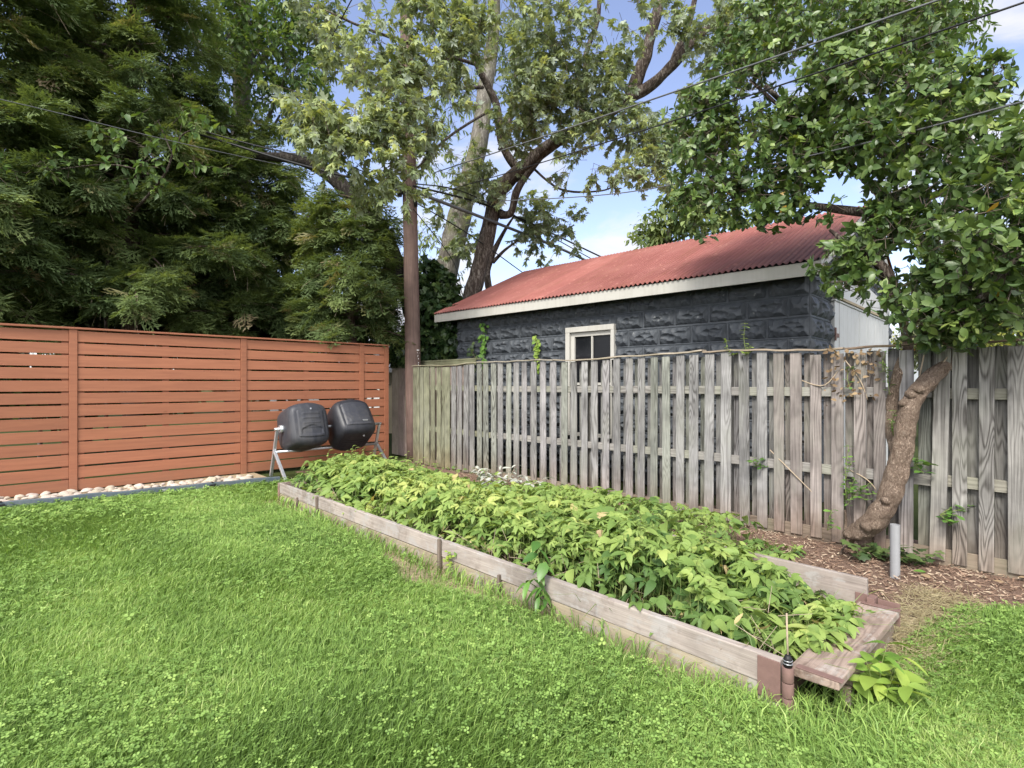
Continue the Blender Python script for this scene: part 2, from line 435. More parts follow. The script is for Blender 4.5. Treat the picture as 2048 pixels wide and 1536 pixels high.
M_POLE = m_wood('creosoted_pole', (0.18, 0.122, 0.103), (0.058, 0.04, 0.035), 2, rings=20, ring_amt=0.25, scale=5, use_col=False, bump=0.6, fib=0.7)
M_BARK_DARK = m_bark('dark_flaky_bark', (0.025, 0.018, 0.015), (0.075, 0.057, 0.047), (0.22, 0.19, 0.165), 9, 0.3)
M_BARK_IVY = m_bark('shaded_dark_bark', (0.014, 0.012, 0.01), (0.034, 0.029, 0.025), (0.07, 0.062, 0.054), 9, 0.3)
M_BARK_GREY = m_bark('grey_furrowed_bark', (0.06, 0.053, 0.044), (0.17, 0.155, 0.13), (0.28, 0.265, 0.235), 10, 0.3, moss=(0.14, 0.15, 0.06))
M_BARK_CEDAR = m_bark('brown_stringy_bark', (0.05, 0.033, 0.026), (0.15, 0.105, 0.085), (0.25, 0.19, 0.16), 22, 0.08)
M_BARK_TAN = m_bark('tan_warty_bark', (0.17, 0.12, 0.09), (0.34, 0.25, 0.188), (0.47, 0.37, 0.29), 44, 0.6, bump=1.1)
M_TWIG = m_simple('grey_brown_twig', (0.12, 0.095, 0.075), 0.85, 0.2)
M_TWIG_GREEN = m_simple('green_stem', (0.16, 0.2, 0.06), 0.7, 0.3)
M_TWIG_PALE = m_simple('dry_pale_stem', (0.36, 0.29, 0.21), 0.8, 0.2)

L_MAPLE = m_leaf('silver_maple_leaf', [(0.0, (0.14, 0.185, 0.1)), (0.45, (0.25, 0.31, 0.15)), (0.8, (0.34, 0.395, 0.175)), (1.0, (0.4, 0.43, 0.13))], 0.5, 0.35, 0.38, under=(0.44, 0.5, 0.42))
L_GLOSSY = m_leaf('glossy_evergreen_leaf', [(0.0, (0.045, 0.09, 0.022)), (0.5, (0.105, 0.165, 0.042)), (0.85, (0.2, 0.275, 0.07)), (0.993, (0.27, 0.33, 0.09)), (1.0, (0.5, 0.3, 0.05))], 0.4, 0.45, 0.22, under=(0.12, 0.19, 0.08))
L_CEDAR = m_leaf('cedar_scale_leaf', [(0.0, (0.055, 0.088, 0.038)), (0.45, (0.125, 0.178, 0.068)), (0.8, (0.205, 0.265, 0.1)), (0.96, (0.26, 0.3, 0.12)), (1.0, (0.26, 0.2, 0.13))], 0.6, 0.25, 0.38)
L_BROAD = m_leaf('broad_tree_leaf', [(0.0, (0.03, 0.07, 0.018)), (0.5, (0.075, 0.14, 0.035)), (1.0, (0.2, 0.28, 0.07))], 0.5, 0.35, 0.35, under=(0.13, 0.2, 0.09))
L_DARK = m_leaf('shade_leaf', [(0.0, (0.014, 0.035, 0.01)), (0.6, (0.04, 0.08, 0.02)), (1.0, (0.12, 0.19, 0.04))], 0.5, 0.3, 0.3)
L_IVY = m_leaf('ivy_leaf', [(0.0, (0.016, 0.036, 0.013)), (0.6, (0.045, 0.08, 0.025)), (1.0, (0.12, 0.17, 0.055))], 0.4, 0.4, 0.2)
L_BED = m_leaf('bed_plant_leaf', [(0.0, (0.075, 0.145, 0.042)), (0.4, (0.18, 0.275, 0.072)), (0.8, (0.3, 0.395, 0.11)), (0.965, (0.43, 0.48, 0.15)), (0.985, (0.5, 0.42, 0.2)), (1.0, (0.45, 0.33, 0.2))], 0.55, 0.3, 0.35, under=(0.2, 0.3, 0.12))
L_LIME = m_leaf('lime_shoot_leaf', [(0.0, (0.13, 0.25, 0.045)), (1.0, (0.34, 0.44, 0.09))], 0.45, 0.35, 0.35)
L_SPROUT = m_leaf('sprout_leaf', [(0.0, (0.04, 0.11, 0.022)), (1.0, (0.16, 0.3, 0.06))], 0.4, 0.4, 0.25)
L_SILVER = m_leaf('silver_grey_leaf', [(0.0, (0.3, 0.31, 0.27)), (1.0, (0.55, 0.55, 0.5))], 0.7, 0.2, 0.2, warm=(1, 1, .9))
L_DRY = m_leaf('dry_leaf', [(0.0, (0.15, 0.095, 0.06)), (1.0, (0.36, 0.26, 0.16))], 0.8, 0.2, 0.15, warm=(1, .9, .7))
L_CHIP = m_leaf('bark_chip', [(0.0, (0.1, 0.06, 0.042)), (0.6, (0.3, 0.2, 0.15)), (1.0, (0.52, 0.42, 0.32))], 0.9, 0.1, 0.0001)
L_STRAW = m_leaf('dead_straw', [(0.0, (0.3, 0.24, 0.13)), (1.0, (0.58, 0.5, 0.32))], 0.85, 0.1, 0.2, warm=(1, .95, .8))
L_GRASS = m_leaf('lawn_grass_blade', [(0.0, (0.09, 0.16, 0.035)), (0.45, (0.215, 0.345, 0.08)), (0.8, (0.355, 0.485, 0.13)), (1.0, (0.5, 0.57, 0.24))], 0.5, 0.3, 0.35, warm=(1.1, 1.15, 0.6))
L_CLOVER = m_leaf('clover_leaf', [(0.0, (0.12, 0.205, 0.05)), (0.6, (0.235, 0.37, 0.09)), (1.0, (0.375, 0.5, 0.145))], 0.55, 0.3, 0.3, warm=(1.1, 1.15, 0.6))
L_BERRY = m_leaf('berry_shrub_leaf', [(0.0, (0.05, 0.08, 0.03)), (0.6, (0.16, 0.18, 0.09)), (0.86, (0.28, 0.28, 0.16)), (0.9, (0.55, 0.24, 0.04)), (1.0, (0.6, 0.3, 0.05))], 0.5, 0.3, 0.3)
L_YELLOW = m_leaf('yellow_green_shrub_leaf', [(0.0, (0.2, 0.24, 0.05)), (1.0, (0.45, 0.46, 0.12))], 0.5, 0.3, 0.35)
L_FAR = m_leaf('far_tree_leaf', [(0.0, (0.1, 0.15, 0.06)), (0.5, (0.2, 0.26, 0.1)), (1.0, (0.34, 0.4, 0.17))], 0.6, 0.25, 0.35)

# ------------------------------------------------------------------ leaf templates (unit length along +y)
def t_leaf(width=0.4, n=5, p=0.8, curve=0.2, fold=0.12, stalk=0.0):
    vs = []; fs = []
    for i in range(n + 1):
        t = i / n
        w = 0.5 * width * max(0.0, math.sin(math.pi * min(1, t ** p))) ** 0.85
        z = -curve * t * t
        vs += [(-w, stalk + t, z + fold * w * 2), (0, stalk + t, z), (w, stalk + t, z + fold * w * 2)]
    for i in range(n):
        a = 3 * i; b = a + 3
        if i == 0: fs += [(1, b + 1, b), (1, b + 2, b + 1)]
        elif i == n - 1: fs += [(a, a + 1, b + 1), (a + 1, a + 2, b + 1)]
        else: fs += [(a, a + 1, b + 1, b), (a + 1, a + 2, b + 2, b + 1)]
    return vs, fs
def t_lobed(out, c=(0, .38, .0), droop=0.12):
    pts = out + [(-x, y) for x, y in reversed(out[1:-1])]
    vs = [c] + [(x, y, -droop * (abs(x) * 1.4 + max(0, y - .3)) ** 1.5) for x, y in pts]
    n = len(pts)
    return vs, [(0, 1 + i, 1 + (i + 1) % n) for i in range(n)]
T_MAPLE = t_lobed([(0, 0), (.16, .0), (.42, .03), (.27, .17), (.5, .3), (.62, .55), (.42, .5), (.3, .44), (.14, .42), (.22, .62), (.2, .72), (.1, .76), (0, 1.0)], droop=0.2)
T_MAPLE2 = t_lobed([(0, 0), (.2, .05), (.38, .08), (.22, .2), (.38, .36), (.5, .62), (.27, .5), (.12, .45), (.16, .66), (.07, .74), (0, 1.0)], droop=0.45)
T_IVY = t_lobed([(0, 0), (.25, -.12), (.5, .12), (.36, .3), (.46, .55), (.2, .6), (0, 1.0)], droop=0.12)
T_OVATE = t_leaf(0.55, 4, 0.75, 0.25, 0.1)
T_LANCE = t_leaf(0.3, 5, 0.8, 0.35, 0.15)
T_WILLOW = t_leaf(0.2, 4, 0.85, 0.4, 0.15)
T_OBOV = t_leaf(0.46, 4, 1.35, 0.12, 0.08)
T_ROUND = t_leaf(0.9, 3, 1.1, 0.1, 0.08)
T_TINY = ([(-.25, .4, 0), (0, 0, 0), (.25, .4, 0.05), (0, 1, -.1)], [(0, 1, 2, 3)])
T_STICK = ([(math.cos(a), 0, math.sin(a)) for a in (0, 2.1, 4.2)] + [(math.cos(a) * .6, 1, math.sin(a) * .6) for a in (0, 2.1, 4.2)],
           [(0, 1, 4, 3), (1, 2, 5, 4), (2, 0, 3, 5)])
def t_compound(n, width, spread, size_side=0.8, curve=0.3):
    vs = []; fs = []
    for k in range(n):
        a = (k / (n - 1) - 0.5) * spread if n > 1 else 0
        sz = 1 - (1 - size_side) * abs(k / max(1, n - 1) - 0.5) * 2 if n > 1 else 1
        lv, lf = t_leaf(width * random.uniform(.85, 1.15), 5, random.uniform(.7, .9), curve * random.uniform(.6, 1.6), random.uniform(.05, .22), 0.06)
        b = len(vs); ca, sa = math.cos(a), math.sin(a); tz = random.uniform(-.15, .1)
        vs += [((x * ca + y * sa) * sz, (-x * sa + y * ca) * sz, z * sz + tz * y) for x, y, z in lv]
        fs += [tuple(b + i for i in f) for f in lf]
    return vs, fs
T_BED = [t_compound(3, .58, 1.9), t_compound(5, .4, 2.9, .75), t_compound(3, .46, 1.5, .7), t_compound(5, .3, 3.3, .65, .45), t_compound(1, .62, 0, 1, .5), t_compound(1, .5, 0, 1, .7), t_compound(3, .66, 2.3, .6, .5)]
T_CLOVER = None
def t_clover():
    vs = []; fs = []
    for k in range(3):
        a = k * 2.094; ca, sa = math.cos(a), math.sin(a); b = len(vs)
        lv = [(0, .05, 0), (-.38, .55, .12), (-.2, .98, .1), (0, .88, .02), (.2, .98, .1), (.38, .55, .12)]
        vs += [(x * ca + y * sa, -x * sa + y * ca, z) for x, y, z in lv]
        fs += [(b, b + 3, b + 2, b + 1), (b, b + 5, b + 4, b + 3)]
    return vs, fs
T_CLOVER = t_clover()
def t_spray(seed):
    """A flat feathery spray of scale foliage, unit length."""
    r = random.Random(seed); vs = []; fs = []
    def rh(p, d, L, w):
        d = Vector(d).normalized(); sd = Vector((d.y, -d.x, r.uniform(-.6, .6))).normalized(); p = Vector(p); b = len(vs)
        for q in (p, p + d * L * .45 + sd * w, p + d * L, p + d * L * .45 - sd * w): vs.append(tuple(q))
        fs.append((b, b + 1, b + 2, b + 3))
    rh((0, 0, 0), (0, 1, 0), 1.0, 0.02)
    for i in range(11):
        t = 0.1 + 0.85 * i / 11
        sd = -1 if i % 2 else 1
        L = (1.0 - t) * 0.5 + 0.14
        ang = r.uniform(.55, .95) * sd
        d = Vector((math.sin(ang), math.cos(ang), r.uniform(-.35, .25)))
        p = Vector((0, t, -.1 * t * t + r.uniform(-.02, .02)))
        rh(p, d, L, 0.026)
        for j in range(3):
            q = p + d * (L * (0.2 + .27 * j)); a2 = ang + r.uniform(.45, .8) * (1 if j % 2 else -1)
            rh(q, (math.sin(a2), math.cos(a2), r.uniform(-.4, .3)), L * r.uniform(.3, .5) + .05, 0.024)
    return vs, fs
T_SPRAY = [t_spray(i) for i in range(5)]

def unit(a): return a / (np.linalg.norm(a, axis=-1, keepdims=True) + 1e-9)
def rand_dir(n): return unit(rng.normal(size=(n, 3)))
def blobs_to_points(blobs, n, power=2.2):
    """blobs: (u, v, Y, radius in px across, radius in px up) turned into real ellipsoids."""
    C = []; Rr = []; W = []
    for (u, v, Y, a, b) in blobs:
        C.append(at(u, v, Y)); ra, rb = a * Y / F, b * Y / F
        Rr.append((ra, min(1.6, 0.9 * (ra + rb) / 2), rb)); W.append(ra * rb)
    C = np.array(C); Rr = np.array(Rr); W = np.array(W) / sum(W)
    i = rng.choice(len(C), n, p=W); d = rand_dir(n)
    r = rng.random(n) ** (1 / power)
    return C[i] + d * r[:, None] * Rr[i], unit(d * 1.0), i

def cull_noise(P, freq, thr):
    keep = np.array([noise.noise(Vector(p) * freq) > thr for p in P])
    return keep

def tuft_leaves(sc, P, O, tmpls, per, twig, size, droop=0.3, upb=0.8, tint=None, mi=0, whorl=False, twig_mi=None, twig_r=0.004, svar=0.3, outw=0.5):
    n = len(P)
    T = unit(O * outw + rand_dir(n) * 0.6 + np.array([0, 0, 0.15 if whorl else -0.1]))
    base_t = rng.random(n) * 0.5 if tint is None else tint
    if twig_mi is not None:
        sc.add(T_STICK, P - T * twig * .6, T, rand_dir(n), np.stack([np.full(n, twig_r), np.full(n, twig * 1.55), np.full(n, twig_r)], 1), 0.3, twig_mi)
    for k in range(per):
        t = 0.92 + .08 * rng.random(n) if whorl else (k + rng.random(n)) / per
        rnd = rand_dir(n); perp = unit(rnd - T * (rnd * T).sum(1, keepdims=True))
        fwd = unit(perp * 0.9 + T * (0.45 if whorl else 0.5) + np.array([0, 0, -droop]) + rand_dir(n) * .15)
        nr = unit((T * 1.0 if whorl else np.array([0, 0, upb])) + rand_dir(n) * 0.45)
        pos = P + T * (twig * t)[:, None] + rand_dir(n) * 0.01
        s = size * (1 - svar + 2 * svar * rng.random(n))
        j = rng.integers(0, len(tmpls), n)
        tt = np.clip(base_t + rng.normal(size=n) * 0.16, 0, 0.975)
        for q, tm in enumerate(tmpls):
            m = j == q
            sc.add(tm, pos[m], fwd[m], nr[m], s[m], tt[m], mi)

# ------------------------------------------------------------------ camera, sky, sun
cam = bpy.data.cameras.new('camera'); co = bpy.data.objects.new('camera', cam); COL.objects.link(co)
cam.sensor_width = 36.0; cam.lens = 36.0 * F / 2048.0; cam.clip_end = 2000.0; cam.clip_start = 0.05
co.location = (0, 0, EYE); co.rotation_euler = (rad(90), 0, 0)
SC.camera = co

SUN_EL, SUN_AZ = rad(47), rad(204)      # azimuth clockwise from +Y: behind the camera, a little to its left
w = bpy.data.worlds.new('World'); SC.world = w; w.use_nodes = True
wt = w.node_tree; wt.nodes.clear()
def W(typ, ins=None, **pr):
    nd = wt.nodes.new(typ)
    for k, v in pr.items(): setattr(nd, k, v)
    for k, v in (ins or {}).items():
        if isinstance(v, bpy.types.NodeSocket): wt.links.new(v, nd.inputs[k])
        else: nd.inputs[k].default_value = v
    return nd
sky = W('ShaderNodeTexSky', sky_type='NISHITA', sun_disc=False, sun_elevation=SUN_EL, sun_rotation=SUN_AZ, altitude=50.0, air_density=1.0, dust_density=0.6, ozone_density=3.0)
tcw = W('ShaderNodeTexCoord').outputs['Generated']
sep = W('ShaderNodeSeparateXYZ', {0: tcw})
# clouds lie on a level sheet: divide the direction by its height
zz = W('ShaderNodeMath', {0: sep.outputs[2], 1: 0.12}, operation='ADD').outputs[0]
px = W('ShaderNodeMath', {0: sep.outputs[0], 1: zz}, operation='DIVIDE').outputs[0]
py = W('ShaderNodeMath', {0: sep.outputs[1], 1: zz}, operation='DIVIDE').outputs[0]
cv = W('ShaderNodeCombineXYZ', {0: px, 1: py, 2: 3.6}).outputs[0]
cn = W('ShaderNodeTexNoise', {'Vector': cv, 'Scale': 1.7, 'Detail': 7.0, 'Roughness': 0.55, 'Distortion': 0.5}).outputs['Fac']
lowb = W('ShaderNodeMapRange', {0: sep.outputs[2], 1: 0.1, 2: 0.5, 3: 0.16, 4: -0.06}).outputs[0]
fill_bank = W('ShaderNodeMapRange', {0: sep.outputs[1], 1: -0.45, 2: 0.1, 3: 0.3, 4: 0.0}).outputs[0]  # extra unseen cloud behind the camera, added as soft frontal fill
cm = W('ShaderNodeMath', {0: cn, 1: lowb}, operation='ADD').outputs[0]
cm = W('ShaderNodeMath', {0: cm, 1: fill_bank}, operation='ADD').outputs[0]
cm = W('ShaderNodeMapRange', {0: cm, 1: 0.52, 2: 0.74, 3: 0.0, 4: 1.0}, interpolation_type='SMOOTHSTEP').outputs[0]
blue = W('ShaderNodeHueSaturation', {'Hue': 0.512, 'Saturation': 0.84, 'Value': 0.86, 'Color': sky.outputs[0]}).outputs[0]
mixw = W('ShaderNodeMix', data_type='RGBA')
wt.links.new(cm, mixw.inputs[0]); wt.links.new(blue, mixw.inputs[6]); cb = W('ShaderNodeMapRange', {0: sep.outputs[1], 1: -0.7, 2: 0.1, 3: 9.0, 4: 3.0}).outputs[0]  # cloud out of view behind the camera is brightened for the added fill
wt.links.new(W('ShaderNodeCombineColor', {0: cb, 1: cb, 2: W('ShaderNodeMath', {0: cb, 1: 1.04}, operation='MULTIPLY').outputs[0]}).outputs[0], mixw.inputs[7])
bg = W('ShaderNodeBackground', {'Color': mixw.outputs[2], 'Strength': 0.11})
W('ShaderNodeOutputWorld', {'Surface': bg.outputs[0]})

sl = bpy.data.lights.new('sun', 'SUN'); so = bpy.data.objects.new('sun', sl); COL.objects.link(so)
sl.energy = 1.9; sl.angle = rad(18); sl.color = (1.0, 0.95, 0.87)
sd = Vector((math.sin(SUN_AZ) * math.cos(SUN_EL), math.cos(SUN_AZ) * math.cos(SUN_EL), math.sin(SUN_EL)))
so.rotation_euler = (-sd).to_track_quat('-Z', 'Y').to_euler(); so.location = (0, -10, 20)
SC.view_settings.view_transform = 'Standard'; SC.view_settings.look = 'None'
SC.view_settings.exposure = 1.6; SC.view_settings.gamma = 1.0
SC.cycles.max_bounces = 8; SC.cycles.transparent_max_bounces = 8; SC.cycles.use_denoising = True

# ------------------------------------------------------------------ ground
BED_N0, BED_N1, BED_S0, BED_S1 = 2.62, 3.75, -7.15, -0.97
def hgt(x, y):
    return 0.02 * np.sin(x * 0.9 + 1.3) * np.cos(y * 0.8)
g = MB(); g.add([(-400, -200, -0.03), (400, -200, -0.03), (400, 700, -0.03), (-400, 700, -0.03)], [(0, 1, 2, 3)])
tag(g.build('ground', M_GROUND), 'flat grassy ground of the yard and the land beyond the fences', 'ground', kind='structure')

def sheet(name, poly, z, mat, label, cat):
    m = MB(); m.add([sn(s, n, z) for s, n in poly], [tuple(range(len(poly)))])
    return tag(m.build(name, mat), label, cat, kind='structure')
def wavy(pts, amp=0.06, step=0.12, seed=0):
    out = []
    for i in range(len(pts)):
        a = Vector(pts[i]); b = Vector(pts[(i + 1) % len(pts)]); L = (b - a).length; k = max(1, int(L / step))
        for j in range(k):
            p = a.lerp(b, j / k); q = noise.noise_vector(Vector((p.x * 2.3, p.y * 2.3, seed)))
            out.append((p.x + q.x * amp * 2, p.y + q.y * amp * 2))
    return out
sheet('mulch_strip', wavy([(-9.4, 3.7), (-1.0, 3.7), (-0.75, 4.25), (-0.6, 4.75), (-.3, 5.02), (0.6, 5.1), (2.6, 5.15), (2.6, 6.6), (-9.4, 6.3)]), -0.018, M_MULCH, 'strip of brown bark mulch along the foot of the grey picket fence', 'mulch')
sheet('bare_soil', wavy([(-7.3, 2.33), (-6.2, 2.42), (-4.5, 2.32), (-3.6, 2.26), (-2.2, 2.44), (-1.0, 2.5), (-0.85, 2.7), (-7.3, 2.7)], 0.05), -0.022, M_DIRT, 'bare sandy soil at the foot of the raised bed', 'soil')
sheet('worn_patch', wavy([(-0.85, 3.0), (-0.66, 3.1), (-0.58, 3.4), (-0.56, 3.9), (-0.5, 4.6), (-0.85, 4.5)], 0.05), -0.014, M_DIRT, 'worn patch of straw and dry soil beyond the end of the raised bed', 'soil')

# ------------------------------------------------------------------ grass
def snz(x, y, k):
    """cheap smooth noise, about -1..1"""
    return (np.sin(x * 1.7 * k + 1.3 * np.sin(y * 1.1 * k + 2)) + np.sin(y * 2.1 * k - 1.7 * np.sin(x * 0.9 * k)) + np.sin((x + y) * 1.2 * k + 4)) / 3
def to_sn(x, y): return x * DX + y * DY, x * NX + y * NY
def lawn_p(x, y):
    s, n = to_sn(x, y)
    edge = -8.92 + 0.15 * n
    wv = 0.06 * snz(x, y, 5)
    front = (n < 2.6) | ((s < -7.22) & (n < 3.6))
    right = (s > -0.72) & (n < np.interp(s, [-0.78, -0.7, -0.62, -0.3, 0.3, 3], [3.4, 4.1, 4.6, 4.95, 5.05, 5.1]) + wv * 1.5)
    p = np.where((s > edge) & (front | right), 1.0, 0.0)
    bare = np.interp(s, [-7.3, -6.3, -5.5, -4.4, -3.6, -2.6, -1.0], [.26, .14, .05, .12, .32, .12, .06])
    p = np.where(front & (s > -7.25) & (s < -0.85) & (n > 2.6 - bare + wv), p * 0.12, p)
    p = np.where(right & ~front & (s < -0.6 + wv) & (n > 3.1), p * 0.6, p)
    return p
def sample_lawn(n, pw, y0=1.75, y1=10.6):
    ys = np.linspace(y0, y1, 800); cdf = np.cumsum(ys ** (1 - pw)); cdf /= cdf[-1]
    Y = np.interp(rng.random(n), cdf, ys); X = (rng.random(n) * 2 - 1) * (0.99 * Y + 0.25)
    k = rng.random(n) < lawn_p(X, Y)
    return X[k], Y[k]
def grass_blades(sc, X, Y, hmin, hmax, wid, lean, tint_off=0.0, mi=0):
    n = len(X)
    hn = snz(X, Y, 2.3) * .5 + snz(X + 7, Y, 6) * .5
    h = (hmin + (hmax - hmin) * rng.random(n)) * (1 + 0.3 * hn)
    wd = wid * (Y / 2.6) ** 0.62 * (0.7 + 0.6 * rng.random(n))
    fl = snz(X, Y, 1.1) * 2.2 + rng.normal(size=n) * 1.0 + 0.5       # lean direction in patches
    ln = lean * (0.35 + 0.9 * rng.random(n)) * h
    dx, dy = np.cos(fl) * ln, np.sin(fl) * ln
    a = rng.random(n) * 6.283; wx, wy = np.cos(a) * wd / 2, np.sin(a) * wd / 2
    z0 = np.full(n, -0.03)
    V = np.stack([
        np.stack([X - wx, Y - wy, z0], 1), np.stack([X + wx, Y + wy, z0], 1),
        np.stack([X + dx * .35 + wx * .85, Y + dy * .35 + wy * .85, h * .62], 1), np.stack([X + dx * .35 - wx * .85, Y + dy * .35 - wy * .85, h * .62], 1),
        np.stack([X + dx, Y + dy, h * (1 - .25 * (ln / h) ** 2 * .5)], 1)], 1).reshape(-1, 3)
    L = (np.arange(n)[:, None] * 5 + np.array([0, 1, 2, 3, 3, 2, 4])[None]).ravel()
    C = np.tile([4, 3], n)
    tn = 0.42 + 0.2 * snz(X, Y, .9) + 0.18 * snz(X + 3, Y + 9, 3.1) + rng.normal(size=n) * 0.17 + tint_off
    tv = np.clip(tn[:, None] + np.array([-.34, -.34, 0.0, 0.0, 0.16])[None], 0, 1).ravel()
    sc.raw(V, L, C, tv, mi)
gr = Scatter()
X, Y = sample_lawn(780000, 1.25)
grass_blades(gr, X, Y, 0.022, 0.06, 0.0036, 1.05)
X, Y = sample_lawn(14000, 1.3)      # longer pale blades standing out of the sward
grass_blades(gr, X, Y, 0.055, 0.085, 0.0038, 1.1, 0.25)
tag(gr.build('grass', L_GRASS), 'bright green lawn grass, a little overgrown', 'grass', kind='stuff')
cl = Scatter()
X, Y = sample_lawn(60000, 1.5)
s_, n_ = to_sn(X, Y)
pk = 0.25 + 0.75 * (snz(X + 2, Y, 1.6) + 0.5 * snz(X, Y + 5, 4.3) > 0.2); pk = np.where(s_ < -7.4, 1.0, pk); pk = np.where(n_ > 1.6, np.maximum(pk, .8), pk)
k = rng.random(len(X)) < pk * 0.75; X, Y, s_ = X[k], Y[k], s_[k]; n = len(X)
big = np.where(s_ < -7.6, 1.5, 1.0) * np.where(rng.random(n) < .06, 1.6, 1.0)
nr = unit(np.stack([rng.normal(size=n) * .35, rng.normal(size=n) * .35 - .15, np.ones(n)], 1))
fw = rand_dir(n); fw[:, 2] *= .1
cl.add(T_CLOVER, np.stack([X, Y, 0.03 + 0.035 * rng.random(n)], 1), fw, nr, big * (0.011 + 0.008 * rng.random(n)) * (Y / 3) ** .3, np.clip(.45 + rng.normal(size=n) * .22 + .15 * snz(X, Y, 1.2), 0, 1))
tag(cl.build('clover', L_CLOVER), 'round leaved clover growing through the lawn', 'clover', kind='stuff')

# ------------------------------------------------------------------ orange slatted fence
SF = -9.6
of = thing('slatted_fence', sn(SF, 2.5, 0), 'orange brown stained fence of horizontal slats behind the compost tumbler', 'fence')
POSTS = [-1.48, 0.73, 2.93, 5.06, 5.6]
TOP = 2.255
def fence_obj(mb, name, mat, parent, bevel=0.004, col=None):
    o = mb.build(name, mat, parent, FR, bevel)
    if col: o.color = (*col, 1)
    return o
for i in range(len(POSTS) - 1):
    a, b = POSTS[i] + 0.048, POSTS[i + 1] - 0.048
    p = MB(); nsl = 13; pitch = (TOP - 0.03) / nsl
    for k in range(nsl):
        z0 = 0.03 + k * pitch; zz0 = z0 + random.uniform(-.002, .002)
        gap = random.uniform(.019, .026)
        y0 = a
        p.box((SF - .012 + random.uniform(-.0015, .0015), y0, zz0), (SF + .012 + random.uniform(-.0015, .0015), b, z0 + pitch - gap), jit=0.0012)
    fence_obj(p, 'slat_panel', M_STAIN, of, 0.003, (random.uniform(.95, 1.05),) * 3)
    bt = MB()
    for y in ((a + .035, (a + b) / 2, b - .035) if b - a > 1 else (a + .03, b - .03)):
        bt.box((SF - .06, y - .04, 0.02), (SF - .0145, y + .04, TOP - .01))
    fence_obj(bt, 'batten', M_STAIN, of, 0.003, (.8, .8, .8))
for y in POSTS:
    p = MB(); p.box((SF - .1, y - .045, -.1), (SF + .026, y + .045, TOP - .002))
    fence_obj(p, 'post', M_STAIN, of, 0.004, (random.uniform(.96, 1.06),) * 3)
p = MB()
for a, b in ((-1.6, 1.86), (1.863, 5.66)):
    p.box((SF - .055, a, TOP), (SF + .05, b, TOP + .027))
fence_obj(p, 'top_cap', M_STAIN, of, 0.004, (.93, .9, .9))

# ------------------------------------------------------------------ grey shadowbox fence
NFR = 5.72
gf = thing('picket_fence', sn(-4.0, NFR + .05, 0), 'weathered grey picket fence running in front of the dark block garage', 'fence')
EDGES = [(826, 832.4), (833, 838.6), (839.4, 846), (847.5, 858), (861, 869), (873, 881), (882, 888.4), (889.6, 899), (902, 911), (914, 922.5), (926.5, 936), (939, 948), (954, 963), (966.5, 976), (982, 992), (995, 1004.6), (1012, 1021), (1027, 1037), (1043, 1052.5), (1062, 1072), (1081, 1091.5), (1101, 1112), (1122, 1133.5), (1142, 1153), (1162, 1173.5), (1183, 1195), (1204, 1217), (1227.5, 1240), (1251, 1264.6), (1274.4, 1288), (1300, 1313.5), (1325, 1340), (1351.5, 1367), (1377, 1395), (1408, 1426), (1440.6, 1461), (1479, 1499), (1514, 1534), (1548, 1568.5), (1581, 1604), (1620.7, 1643), (1663, 1687), (1707, 1731), (1747, 1771), (1797, 1826), (1858, 1890), (1904, 1934), (1957, 1988)]
def cap_z(s):
    return 1.835 + 0.012 * math.sin(s * 1.9 + 1) + 0.008 * math.sin(s * 4.3)
fr = []
for (u0, u1) in EDGES:
    a, b = s_of(u0, NFR), s_of(u1, NFR)
    fr.append((a, b))
fr += [(-.50 + .0, -.36), (-.24, -.15), (-.07, .02), (.1, .19), (.27, .36), (.44, .53), (.61, .70), (.78, .87), (.95, 1.04)]
fr[len(EDGES)] = (s_of(2016, NFR), s_of(2016, NFR) + .14)
def tint_for(s, i):
    r = random.Random(i * 7 + 3)
    b = r.uniform(.82, 1.12)
    c = [b, b, b]
    if s < -7.6: c = [.83 * b, .86 * b, .6 * b]               # algae on the boards next to the pole
    elif -2.2 < s < -1.2: c = [1.0 * b, .9 * b, .85 * b]
    elif s > -0.95: c = [1.02 * b, 1.0 * b, .95 * b]
    elif r.random() < .25: c = [b * .95, b, b * .9]
    elif r.random() < .3: c = [b, .98 * b, 1.0 * b]
    return (*c, 1)
picket_mesh = None
def picket(a, b, n0, n1, z0, z1, i, dark=1.0, tilt=0.0):
    wdt = b - a
    m = MB(); m.box((-wdt / 2, 0, 0), (wdt / 2, n1 - n0, z1 - z0))
    c = (a + b) / 2
    base = sn(c, n0, z0)
    Mx = Matrix.Translation(base) @ FR.to_3x3().to_4x4() @ Matrix.Rotation(tilt, 4, 'Y')
    o = m.build('picket', M_PICKET, gf, Mx, 0.003)
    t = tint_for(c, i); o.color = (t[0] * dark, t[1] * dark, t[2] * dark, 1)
    return o
for i, (a, b) in enumerate(fr):
    c = (a + b) / 2
    zt = cap_z(c) - (0.035 if c > -1.9 else 0.012) + random.uniform(-.006, .004)
    tl = random.uniform(-.006, .006)
    if 1797 == (EDGES[i][0] if i < len(EDGES) else 0): zt -= .0
    if i < len(EDGES) and EDGES[i][0] == 1858: tl = 0.022
    if i < len(EDGES) and EDGES[i][0] == 882: tl = 0.02
    picket(a, b, NFR + random.uniform(-.002, .002), NFR + .0185, random.uniform(.0, .03), zt, i, 1.0, tl)
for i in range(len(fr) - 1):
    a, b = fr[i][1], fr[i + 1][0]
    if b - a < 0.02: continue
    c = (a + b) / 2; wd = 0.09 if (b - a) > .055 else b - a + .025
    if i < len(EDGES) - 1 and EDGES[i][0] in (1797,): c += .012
    picket(c - wd / 2, c + wd / 2, NFR + .0745, NFR + .093, random.uniform(.0, .04), cap_z(c) - random.uniform(.015, .05), 100 + i, 0.74, random.uniform(-.004, .004))  # back row: tint darkened to put the shade behind the front boards into colour
